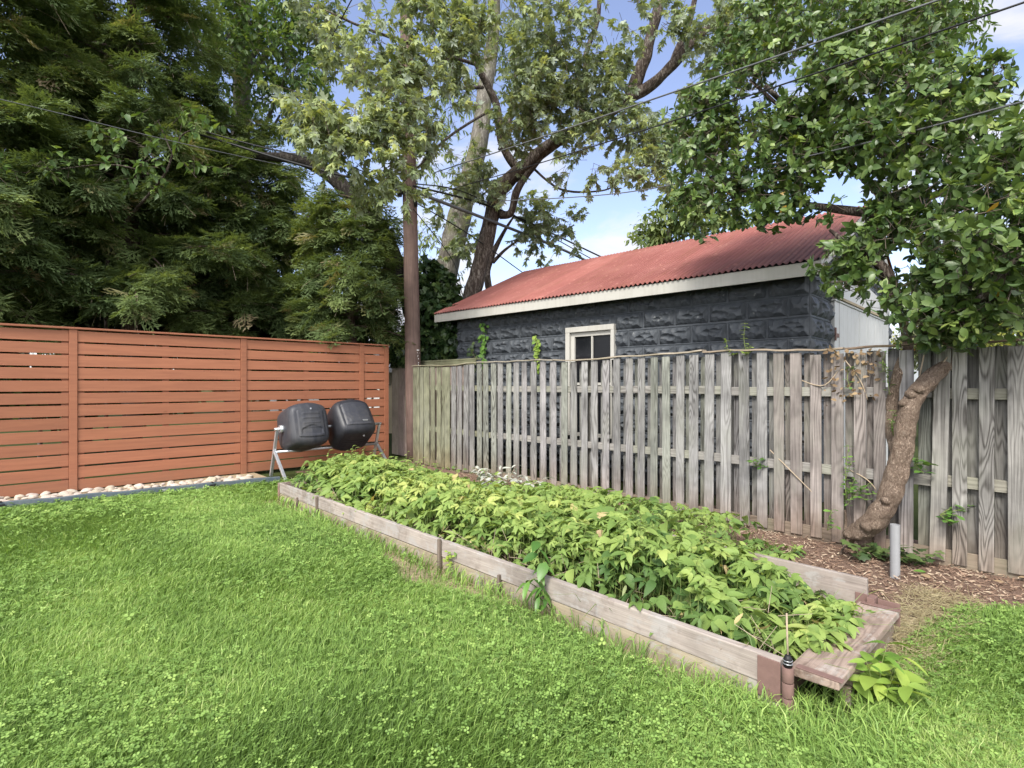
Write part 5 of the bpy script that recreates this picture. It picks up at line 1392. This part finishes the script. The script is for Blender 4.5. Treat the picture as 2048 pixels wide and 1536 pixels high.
# ------------------------------------------------------------------ grey trunk and ivy trunk behind the pole
gY = 14.5; b = at(880, 700, gY); b.z = 0
g2 = thing('grey_trunk_tree', b, 'tree with a pale grey furrowed trunk between the pole and the dark maple trunk', 'tree')
m = MB(); limb([b, at(884, 620, gY), at(895, 540, gY), at(912, 460, gY), at(928, 400, gY), at(950, 320, gY), at(962, 260, gY), at(970, 180, gY), at(985, 90, gY), at(990, -40, gY)], [.34, .32, .3, .3, .29, .25, .23, .2, .17, .14], 20, .18, 2.5)
m.build('trunk', M_BARK_GREY, g2)
P, O, bi = blobs_to_points([(960, 60, 15, 120, 90), (900, 200, 15, 60, 90), (930, 330, 15, 40, 60), (860, 480, 15, 40, 60), (870, 560, 15, 40, 50), (840, 300, 15, 60, 90), (1040, 130, 15.5, 80, 100)], 620, 1.8)
sc = Scatter(); tuft_leaves(sc, P, O, [T_WILLOW, T_LANCE], 9, .4, .15, droop=.6, tint=np.clip(.5 + .2 * rng.normal(size=len(P)), 0, 1), twig_mi=1)
sc.build('crown', [L_FAR, M_TWIG], g2)

iY = 12.0; b = at(856, 700, iY); b.z = 0
iv = thing('ivy_covered_tree', b, 'leaning dark trunk smothered in ivy right behind the utility pole', 'tree')
m = MB(); limb([b, at(850, 690, iY), at(832, 620, iY), at(800, 560, iY), at(772, 490, iY - .2), at(735, 430, iY - .3), at(695, 385, iY - .4), at(660, 350, iY - .5), at(600, 320, iY - .7), at(500, 310, iY - 1)], [.3, .3, .27, .24, .21, .19, .17, .15, .11, .07], 18, .2, 2.5)
m.build('trunk', M_BARK_IVY, iv)
P, O, bi = blobs_to_points([(868, 660, 11.6, 38, 75), (880, 590, 11.8, 32, 55), (895, 690, 11.5, 30, 50), (860, 560, 11.8, 25, 40), (835, 690, 11.4, 35, 45), (800, 700, 11.6, 30, 25)], 1500, 3.2)
sc = Scatter(); tuft_leaves(sc, P, O, [T_IVY], 4, .12, .13, droop=.7, upb=.2, tint=np.clip(.4 + .2 * rng.normal(size=len(P)), 0, 1), outw=.9)
sc.build('ivy', L_IVY, iv)
b = at(912, 705, 11.4); b.z = 0
t_ = thing('ivy_clump', b, 'small dark ivy clump on a bare stem against the garage corner', 'ivy')
m = MB(); limb([b, at(890, 700, 11.3), at(882, 650, 11.3), at(895, 620, 11.3)], [.05, .05, .04, .02], 8); limb([at(884, 655, 11.3), at(900, 640, 11.2), at(905, 615, 11.2)], [.03, .025, .012], 7)
m.build('stem', M_BARK_GREY, t_)
P, O, bi = blobs_to_points([(906, 680, 11.2, 14, 40), (912, 640, 11.3, 10, 25)], 220, 3)
sc = Scatter(); tuft_leaves(sc, P, O, [T_IVY], 4, .1, .12, droop=.7, upb=.2, tint=np.clip(.35 + .2 * rng.normal(size=len(P)), 0, 1), outw=.9); sc.build('leaves', L_IVY, t_)

# ------------------------------------------------------------------ cedars
def cedar(base, height, r_trunk, zlow, Lmax, nbr, label, seed, lean=(0, 0), face=None, blob=None, npb=16):
    t = thing('red_cedar', base, label, 'tree', 'cedars behind the orange fence')
    base = Vector(base); r = random.Random(seed)
    mt = MB(); top = base + Vector((lean[0], lean[1], height))
    pth = [base.lerp(top, i / 12) + Vector((noise.noise(Vector((i * .7, seed, 0))), noise.noise(Vector((0, i * .7, seed))), 0)) * .12 * min(1, i / 2) for i in range(13)]
    mt.tube(pth, lerp_r([r_trunk * 1.15, r_trunk, r_trunk * .8, r_trunk * .2], 13), 14, wob=.15, freq=3, ridge=.05)
    PP = []; FF = []; TT = []; NN = []
    for b_ in range(nbr):
        f_ = (b_ + r.random()) / nbr; z = zlow + (height - zlow) * f_
        az = b_ * 2.39996 + r.uniform(-.3, .3)
        L = Lmax * (1 - f_ * .55) * r.uniform(.6, 1.1)
        if z < zlow + .8: L *= .85
        o = base.lerp(top, z / height)
        el = r.uniform(-.12, .35); d = Vector((math.cos(az), math.sin(az), math.tan(el)))
        if d.y > .5 and r.random() < .5: continue
        droop = r.uniform(.16, .34)
        pts = [o + d * (L * q) + Vector((0, 0, -droop * L * q * q)) for q in (0, .25, .5, .75, 1)]
        pth = smooth_path(pts, 3); mt.tube(pth, lerp_r([.045 * r.uniform(.6, 1), .02, .006], len(pth)), 5, wob=.2)
        tb = r.uniform(.18, .72) + .12 * f_
        ns_ = int(npb * L * 2.5)
        for _ in range(ns_):
            q = r.uniform(.18, 1.0) ** .75; i0 = int(q * (len(pth) - 1)); p = pth[i0]; dd = (pth[min(i0 + 1, len(pth) - 1)] - pth[max(i0 - 1, 0)]).normalized()
            sd = r.uniform(-1, 1)
            off = Vector((-dd.y, dd.x, 0)) * sd * L * .22 * (1.15 - q) + Vector((0, 0, r.uniform(-.24, .14)))
            PP.append(p + off); f2_ = dd * .7 + Vector((-dd.y, dd.x, 0)) * sd * .9 + Vector((r.uniform(-.35, .35), r.uniform(-.35, .35), r.uniform(-.65, .35)))
            FF.append(f2_); NN.append(Vector((r.uniform(-.6, .6), r.uniform(-.6, .6), 1))); TT.append(tb + r.gauss(0, .12))
    PP = np.array(PP); FF = np.array(FF); NN = np.array(NN); TT = np.clip(np.array(TT), 0, .985)
    dead = rng.random(len(TT)) < .045; TT = np.where(dead, rng.uniform(.97, 1.0, len(TT)), TT)
    sc = Scatter(); j = rng.integers(0, len(T_SPRAY), len(PP)); sz = rng.uniform(.3, .56, len(PP))
    for q, tm in enumerate(T_SPRAY):
        k = j == q; sc.add(tm, PP[k], FF[k], NN[k], sz[k], TT[k])
    kk = rng.choice(len(PP), len(PP) // 9)
    dd_ = FF[kk] + np.stack([rng.normal(size=len(kk)) * .4, rng.normal(size=len(kk)) * .4, -rng.random(len(kk)) * 1.2], 1)
    sc.add(T_STICK, PP[kk] - unit(dd_) * .1, dd_, rand_dir(len(kk)), np.stack([np.full(len(kk), .0045), rng.uniform(.25, .7, len(kk)), np.full(len(kk), .0045)], 1), .3, 1)
    mt.build('trunk', M_BARK_CEDAR, t); sc.build('crown', [L_CEDAR, M_TWIG_PALE], t)
    return len(PP)
def gp(u, Y): return Vector(((u - 1024) / F * Y, Y, 0))
nc = 0
nc += cedar(gp(262, 10.6), 11.0, .15, 2.9, 2.6, 120, 'largest cedar with drooping sprays behind the middle of the orange fence', 1)
nc += cedar(gp(-40, 8.9), 10.5, .16, 2.7, 2.3, 110, 'yellow green cedar behind the left end of the orange fence', 2)
nc += cedar(gp(470, 11.6), 7.0, .13, 2.8, 2.1, 90, 'cedar with a bare reddish trunk behind the fence, left of the compost tumbler', 3)
nc += cedar(gp(705, 11.3), 5.4, .09, 2.7, 1.7, 55, 'shorter dark cedar reaching towards the utility pole', 4)
nc += cedar(gp(170, 12.8), 10.0, .12, 2.7, 2.2, 55, 'shaded cedar standing farther back between the two biggest cedars', 5)
print('cedar sprays', nc)

# ------------------------------------------------------------------ other broadleaf trees
def broad(name, base, trunk, blobs, n, tm, mat, leaf, label, per=8, twig=.3, bark=None, droop=.4, power=2.0, cull=-.2, r0=.15, tint=.45, limbs_=(), cat='tree', group=None, branches=True):
    t = thing(name, base, label, cat, group)
    mt = MB(); pth = smooth_path(trunk, 5) if len(trunk) > 2 else [Vector(q) for q in trunk]
    mt.tube(pth, lerp_r([r0, r0 * .75, r0 * .3], len(pth)), 12, wob=.15)
    for L in limbs_:
        q = smooth_path(L, 5); mt.tube(q, lerp_r([r0 * .3, r0 * .1], len(q)), 7, wob=.1)
    if branches:
        for (u, v, Y, a, b_) in blobs:
            c = at(u, v, Y); s0 = pth[int(len(pth) * .6)]; s1 = s0 if s0.z < c.z else pth[int(len(pth) * .35)]
            q = smooth_path([s1, s1.lerp(c, .5) + Vector((0, 0, .15)), c], 4); mt.tube(q, lerp_r([r0 * .3, r0 * .08], len(q)), 6)
    mt.build('trunk', bark or M_BARK_GREY, t)
    P, O, bi = blobs_to_points(blobs, n, power)
    if cull is not None:
        k = cull_noise(P, 1.0, cull); P, O = P[k], O[k]
    sc = Scatter(); tuft_leaves(sc, P, O, tm, per, twig, leaf, droop=droop, tint=np.clip(tint + .2 * rng.normal(size=len(P)), 0, 1), twig_mi=1)
    sc.build('crown', [mat, M_TWIG], t)
    return t
broad('broadleaf_tree', gp(470, 14), [gp(470, 14), at(480, 400, 14), at(485, 120, 14), at(495, -60, 14)], [(500, 60, 13.5, 110, 90), (580, 130, 13, 90, 90), (440, 30, 13.5, 90, 60), (620, 40, 13.5, 80, 80), (560, 230, 13.5, 80, 60), (420, 130, 12.8, 60, 50), (330, 40, 14, 60, 60)], 1300, [T_LANCE, T_OVATE], L_BROAD, .15,
      'light green broadleaf tree rising behind the cedars, its forked trunk near the top', limbs_=[[at(485, 160, 14), at(520, 70, 14), at(530, -40, 14)]], r0=.3, tint=.65)
# dogwood branch hanging in front of the cedars
dg = thing('dogwood_tree', gp(213, 9.9), 'slender dogwood with a few broad pale leaves in front of the cedars', 'tree')
m = MB(); limb([gp(213, 9.9), at(213, 600, 9.9), at(228, 480, 9.8), at(322, 360, 9.0), at(345, 310, 8.8), at(365, 270, 8.6), at(400, 255, 8.4)], [.035, .032, .028, .02, .018, .012, .006], 7)
limb([at(322, 360, 9), at(260, 335, 8.7), at(190, 330, 8.5), at(60, 345, 8.3), at(0, 335, 8.2)], [.016, .012, .008, .006, .004], 6)
limb([at(345, 310, 8.8), at(320, 250, 8.7), at(315, 240, 8.6)], [.012, .008, .004], 6); limb([at(330, 340, 8.9), at(280, 290, 8.7), at(200, 270, 8.5)], [.012, .008, .004], 6)
m.build('trunk', M_BARK_DARK, dg)
P = []
for (u, v, Y, a, b_, k) in ((60, 330, 8.3, 80, 22, 12), (240, 325, 8.6, 90, 18, 16), (300, 360, 8.8, 60, 16, 8), (220, 250, 8.5, 40, 30, 8), (325, 240, 8.6, 40, 40, 7), (420, 245, 8.4, 45, 35, 10), (260, 290, 8.6, 70, 16, 8), (390, 330, 8.6, 40, 14, 5)):
    for _ in range(k): P.append(at(u + random.uniform(-a, a), v + random.uniform(-b_, b_), Y + random.uniform(-.25, .25)))
P = np.array(P); sc = Scatter(); tuft_leaves(sc, P, rand_dir(len(P)), [T_OVATE], 5, .2, .125, droop=.55, upb=.9, tint=np.full(len(P), .6), twig_mi=1, twig_r=.003)
sc.build('crown', [L_BROAD, M_TWIG], dg)
# undergrowth behind the orange fence
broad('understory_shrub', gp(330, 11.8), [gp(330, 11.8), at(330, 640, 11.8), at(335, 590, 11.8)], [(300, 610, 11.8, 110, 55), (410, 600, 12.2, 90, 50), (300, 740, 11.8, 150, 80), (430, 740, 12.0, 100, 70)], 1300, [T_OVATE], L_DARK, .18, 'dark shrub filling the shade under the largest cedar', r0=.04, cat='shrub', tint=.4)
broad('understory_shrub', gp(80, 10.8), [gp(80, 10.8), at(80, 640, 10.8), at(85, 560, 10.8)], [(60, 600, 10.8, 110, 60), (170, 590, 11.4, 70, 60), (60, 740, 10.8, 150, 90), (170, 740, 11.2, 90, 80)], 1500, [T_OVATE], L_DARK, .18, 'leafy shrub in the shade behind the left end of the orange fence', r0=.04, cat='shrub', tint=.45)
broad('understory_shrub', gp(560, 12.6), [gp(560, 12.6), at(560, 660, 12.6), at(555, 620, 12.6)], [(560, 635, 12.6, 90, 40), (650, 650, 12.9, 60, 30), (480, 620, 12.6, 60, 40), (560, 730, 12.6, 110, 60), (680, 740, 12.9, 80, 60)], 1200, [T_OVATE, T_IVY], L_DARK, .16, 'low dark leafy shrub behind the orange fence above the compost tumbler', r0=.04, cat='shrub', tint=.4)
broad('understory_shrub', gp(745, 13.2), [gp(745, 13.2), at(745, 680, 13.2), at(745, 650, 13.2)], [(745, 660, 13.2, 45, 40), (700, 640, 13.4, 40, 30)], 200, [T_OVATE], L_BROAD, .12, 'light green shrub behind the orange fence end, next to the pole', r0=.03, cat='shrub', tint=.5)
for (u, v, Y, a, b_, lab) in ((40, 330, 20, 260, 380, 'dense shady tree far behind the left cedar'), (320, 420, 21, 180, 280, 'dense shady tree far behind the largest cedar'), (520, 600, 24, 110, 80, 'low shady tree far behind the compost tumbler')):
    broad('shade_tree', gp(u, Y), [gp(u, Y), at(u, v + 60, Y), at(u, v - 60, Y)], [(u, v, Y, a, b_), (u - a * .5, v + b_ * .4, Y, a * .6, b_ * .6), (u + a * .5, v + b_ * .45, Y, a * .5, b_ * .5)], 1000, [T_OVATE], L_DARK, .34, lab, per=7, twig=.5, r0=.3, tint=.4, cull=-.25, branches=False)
broad('ash_tree', gp(1330, 26), [gp(1330, 26), at(1335, 520, 26), at(1345, 430, 26)], [(1330, 460, 26, 50, 40), (1400, 430, 25, 60, 50), (1370, 400, 25, 50, 40), (1470, 450, 24, 60, 30), (1300, 470, 26, 30, 20)], 560, [T_OVATE, T_LANCE], L_FAR, .3, 'pale distant tree showing over the middle of the red roof', per=7, twig=.6, r0=.2, tint=.55, cull=-.3)
broad('walnut_tree', gp(1900, 15), [gp(1900, 15), at(1900, 300, 15), at(1890, 60, 15)], [(1760, 40, 12, 120, 70), (1880, 60, 11, 90, 70), (1640, 20, 14, 130, 60), (1900, 0, 11, 80, 50), (1520, 60, 14.5, 60, 90)], 1100, [T_LANCE], L_BROAD, .17, 'yellow green tree behind the top of the glossy evergreen', per=9, twig=.35, r0=.2, tint=.7, branches=False)
broad('berry_shrub', gp(1890, 12), [gp(1890, 12), at(1890, 690, 12), at(1890, 600, 12)], [(1880, 600, 12, 55, 60), (1910, 560, 12, 40, 40), (1860, 680, 12, 45, 50)], 700, [T_OVATE], L_BERRY, .1, 'grey green shrub with orange berries beyond the garage end', per=7, r0=.05, cat='shrub', cull=-.4)
broad('yellow_shrub', gp(1960, 13), [gp(1960, 13), at(1960, 720, 13), at(1960, 690, 13)], [(1960, 680, 13, 50, 26), (1830, 690, 14, 40, 30)], 240, [T_OVATE], L_YELLOW, .09, 'yellow green low shrub beyond the grey fence at right', r0=.03, cat='shrub', cull=None)
broad('far_hedge_tree', gp(2040, 17), [gp(2040, 17), at(2040, 660, 17), at(2040, 600, 17)], [(2030, 590, 17, 110, 80), (2120, 560, 17, 90, 90), (1960, 620, 17, 70, 60), (1960, 520, 17, 80, 60), (2040, 690, 17, 90, 40)], 1300, [T_OVATE], L_FAR, .2, 'grey green tree far beyond the right end of the grey fence', per=7, twig=.4, r0=.12, tint=.3, cull=-.4)

# ------------------------------------------------------------------ houses beyond
def house(name, M, W_, D_, Hw, Hr, wall, roofm, label, wins=()):
    t = thing(name, M.translation, label, 'house')
    m = MB(); m.box((0, 0, 0), (W_, D_, Hw)); m.add([(0, 0, Hw), (0, D_, Hw), (0, D_ / 2, Hr)], [(0, 1, 2)]); m.add([(W_, 0, Hw), (W_, D_ / 2, Hr), (W_, D_, Hw)], [(0, 1, 2)])
    for k in range(int(Hw / .2)): m.box((-.012, -.014, k * .2), (W_ + .012, -.001, k * .2 + .012))
    m.build('wall', wall, t, M)
    m = MB(); e = .35
    for sgn in (0, 1):
        y0 = -e if sgn == 0 else D_ + e; z0 = Hw - e * (Hr - Hw) / (D_ / 2)
        vs = [(-e, y0, z0), (W_ + e, y0, z0), (W_ + e, D_ / 2, Hr), (-e, D_ / 2, Hr)]; vs += [(x, y, z + .12) for x, y, z in vs]
        m.add(vs, [(0, 1, 2, 3), (7, 6, 5, 4), (0, 4, 5, 1), (1, 5, 6, 2), (2, 6, 7, 3), (3, 7, 4, 0)])
    m.build('roof', roofm, t, M)
    for (x, z, w_, h_) in wins:
        m = MB(); m.box((x, -.05, z), (x + w_, -.015, z + .09)); m.box((x, -.05, z + h_ - .09), (x + w_, -.015, z + h_)); m.box((x, -.05, z + .091), (x + .09, -.015, z + h_ - .091)); m.box((x + w_ - .09, -.05, z + .091), (x + w_, -.015, z + h_ - .091)); m.box((x + .091, -.045, z + h_ / 2 - .03), (x + w_ - .091, -.016, z + h_ / 2 + .03))
        wo = m.build('window', M_WHITE, t, M)
        m = MB(); m.box((x + .09, -.03, z + .09), (x + w_ - .09, -.017, z + h_ - .09)); link('pane', m.mesh('pane'), M_GLASS, wo, None).matrix_basis = Matrix.Identity(4)
hM = Matrix.Translation(gp(540, 27)) @ Matrix.Rotation(rad(-8), 4, 'Z')
house('neighbour_house', hM, 8.5, 7, 3.4, 6.2, M_SIDING2, M_SHINGLE, 'pale grey house half hidden behind the cedars', ((2.0, 1.2, 1.1, 1.5), (5.2, 1.2, 1.1, 1.5)))
hM = Matrix.Translation(gp(772, 16.5)) @ Matrix.Rotation(rad(-4), 4, 'Z')
house('garden_shed', hM, 2.2, 2.2, 2.1, 2.9, M_SIDING, M_SHINGLE, 'small beige sided shed showing between the fence end and the pole')
hM = Matrix.Translation(gp(1975, 30)) @ Matrix.Rotation(rad(6), 4, 'Z')
house('far_house', hM, 8, 6, 3.1, 4.4, M_SIDING2, M_SIDING2, 'long white house beyond the right end of the grey fence', ((3, 1, 1, 1.3),))

# ------------------------------------------------------------------ vines and sprouts
def creeper(u, v0, v1, npts, mat, label, size=.06, wob=5, depth_local=-.075):
    xs = g_solve_x(u); pts = []
    for i in range(npts):
        f_ = i / (npts - 1); v = v0 + (v1 - v0) * f_; uu = u + wob * math.sin(i * 1.1 + u) * .5
        x = g_solve_x(uu); p = GM @ Vector((x, depth_local, g_z(v, x, 0))); pts.append(p)
    t = thing('ivy_vine', (pts[0].x, pts[0].y, 0), label, 'vine', 'ivy vines on the garage wall')
    m = MB(); m.tube(smooth_path([Vector((pts[0].x, pts[0].y, 0))] + pts, 3), .006, 5); m.build('stem', M_TWIG, t)
    P = np.repeat(np.array(pts), 3, 0) + rng.normal(size=(npts * 3, 3)) * np.array([.03, .015, .03]); n = len(P)
    f = np.stack([rng.normal(size=n) * .6, rng.normal(size=n) * .2, -np.ones(n) * .8], 1)
    nr = np.tile(np.array([-GN.x, -GN.y, .35]), (n, 1)) + rng.normal(size=(n, 3)) * .3
    sc = Scatter(); sc.add(T_IVY, P - np.array([GN.x, GN.y, 0]) * .02, f, nr, rng.uniform(.6, 1.15, n) * size, np.clip(.6 + rng.normal(size=n) * .25, 0, 1)); sc.build('leaves', mat, t)
creeper(973, 735, 652, 16, L_SPROUT, 'taller dark green ivy vine climbing the left end of the garage wall', .085)
creeper(952, 735, 690, 10, L_IVY, 'short sparse ivy vine nearest the left corner of the garage', .08)
creeper(1080, 735, 676, 12, L_LIME, 'bright lime ivy vine on the garage wall left of the window', .085)

FS = []
def sprout(u, v, n, tips, mat, label, per=7, size=.05, tm=(T_OBOV,), droop=.1, stem=M_TWIG_GREEN, r=.004, tint=.55):
    return shoot('fence_sprout', fpt(u, v, n), tips, list(tm), mat, stem, label, 'sprout', per=per, size=size, droop=droop, group='green sprouts on the grey fence', r=r, tint=tint)
sprout(1462, 712, 5.74, [(-.06, -.02, .17), (-.02, -.03, .06), (.03, -.05, .02)], L_LIME, 'short lime green shoot poking over the fence cap', 9, .045)
sprout(1494, 712, 5.74, [(-.02, 0, .34), (.02, -.02, .1), (-.04, -.05, .03)], L_LIME, 'tall lime green shoot poking over the fence cap', 14, .05)
sprout(1512, 930, 5.68, [(.02, -.05, .07), (-.05, -.05, .05), (.05, -.03, -.02)], L_SPROUT, 'little glossy sprout on a fence board above the lower rail', 6, .075)
sprout(1692, 1000, 5.67, [(.0, -.04, .5), (.02, -.05, .36), (.05, -.05, .2)], L_SPROUT, 'tallest leafy sprout climbing beside the curved trunk', 16, .05, tint=.75)
sprout(1705, 990, 5.64, [(.1, -.08, .12), (.02, -.1, .1), (-.06, -.05, .06), (.16, -.1, .03), (.06, -.12, -.02), (-.08, -.05, -.08)], L_SPROUT, 'bushy sprout at the crook of the curved trunk', 10, .05)
sprout(1787, 872, 5.6, [(.0, -.03, .22), (-.03, -.03, .12), (.02, -.03, .05)], L_SPROUT, 'upright sprout on the left side of the curved trunk', 9, .05, tint=.8)
sprout(1832, 930, 5.66, [(.04, -.05, .02), (.02, -.06, -.06), (-.02, -.04, .06)], L_SPROUT, 'glossy rosette sprout right of the curved trunk', 6, .085)
sprout(1880, 1030, 5.67, [(.14, -.08, .07), (.06, -.1, .02), (.0, -.08, -.04), (.05, -.06, -.06), (.2, -.06, .09)], L_SPROUT, 'glossy bunch sprouting sideways from a tilted fence board', 8, .065, tint=.35)
sprout(1765, 720, 5.67, [(.0, -.03, .07), (-.02, -.04, -.1), (.02, -.03, -.2), (.04, -.03, -.3)], L_SPROUT, 'sprout dangling from the cap above the curved trunk', 8, .05, tint=.8)
sprout(1696, 745, 5.69, [(.02, -.04, .05), (-.03, -.04, .05), (.0, -.04, -.15)], L_SPROUT, 'small sprout among dead leaves high on the fence', 7, .05)
sprout(1655, 1060, 5.6, [(.02, -.04, .2), (-.02, -.06, .1), (.05, -.05, .05)], L_SPROUT, 'thin sprout low on the fence left of the trunk base', 6, .06)
for (u, v, lab) in ((1742, 1105, 'ivy patch at the foot of the curved trunk'), (1822, 1110, 'ivy patch on the mulch right of the grey pipe'), (1385, 1015, 'ivy patch at the fence foot behind the middle of the bed')):
    b = fpt(u, v, 5.5); b.z = 0
    shoot('ground_ivy', b, [(random.uniform(-.22, .22), random.uniform(-.12, .05), random.uniform(.02, .16)) for _ in range(7)], [T_IVY], L_IVY, M_TWIG, lab, 'ivy', per=5, size=.085, droop=.3, group='ground ivy along the fence', tint=.8)
# dry creeper stems woven into the pickets
dc = MB()
for (a, b, c) in (((1600, 760), (1650, 770), (1690, 720)), ((1540, 900), (1590, 950), (1640, 1000)), ((1760, 990), (1735, 960), (1700, 940)), ((1850, 700), (1838, 760), (1832, 800)), ((1690, 720), (1720, 760), (1735, 800)), ((1905, 700), (1880, 735), (1872, 760))):
    dc.tube(smooth_path([fpt(*a, 5.742), fpt(*b, 5.705), fpt(*c, 5.742)], 5), .0055, 6, wob=.3, freq=9)
o = dc.build('dry_vine', M_TWIG_PALE); recenter(o); tag(o, 'dead brown vine stems woven between the fence pickets', 'vine')
sc = Scatter(); n = 90
us = rng.uniform(1650, 1760, n); vs_ = 700 + rng.random(n) ** 2 * 110
P = np.array([fpt(u, v, 5.69) for u, v in zip(us, vs_)]); sc.add(T_OVATE, P, rand_dir(n), np.tile([-NX, -NY, .3], (n, 1)) + rng.normal(size=(n, 3)) * .5, rng.uniform(.03, .06, n), rng.random(n))
tag(sc.build('dead_leaf_litter', L_DRY), 'brown dead leaves caught between the fence boards under the cap', 'leaves', kind='stuff')
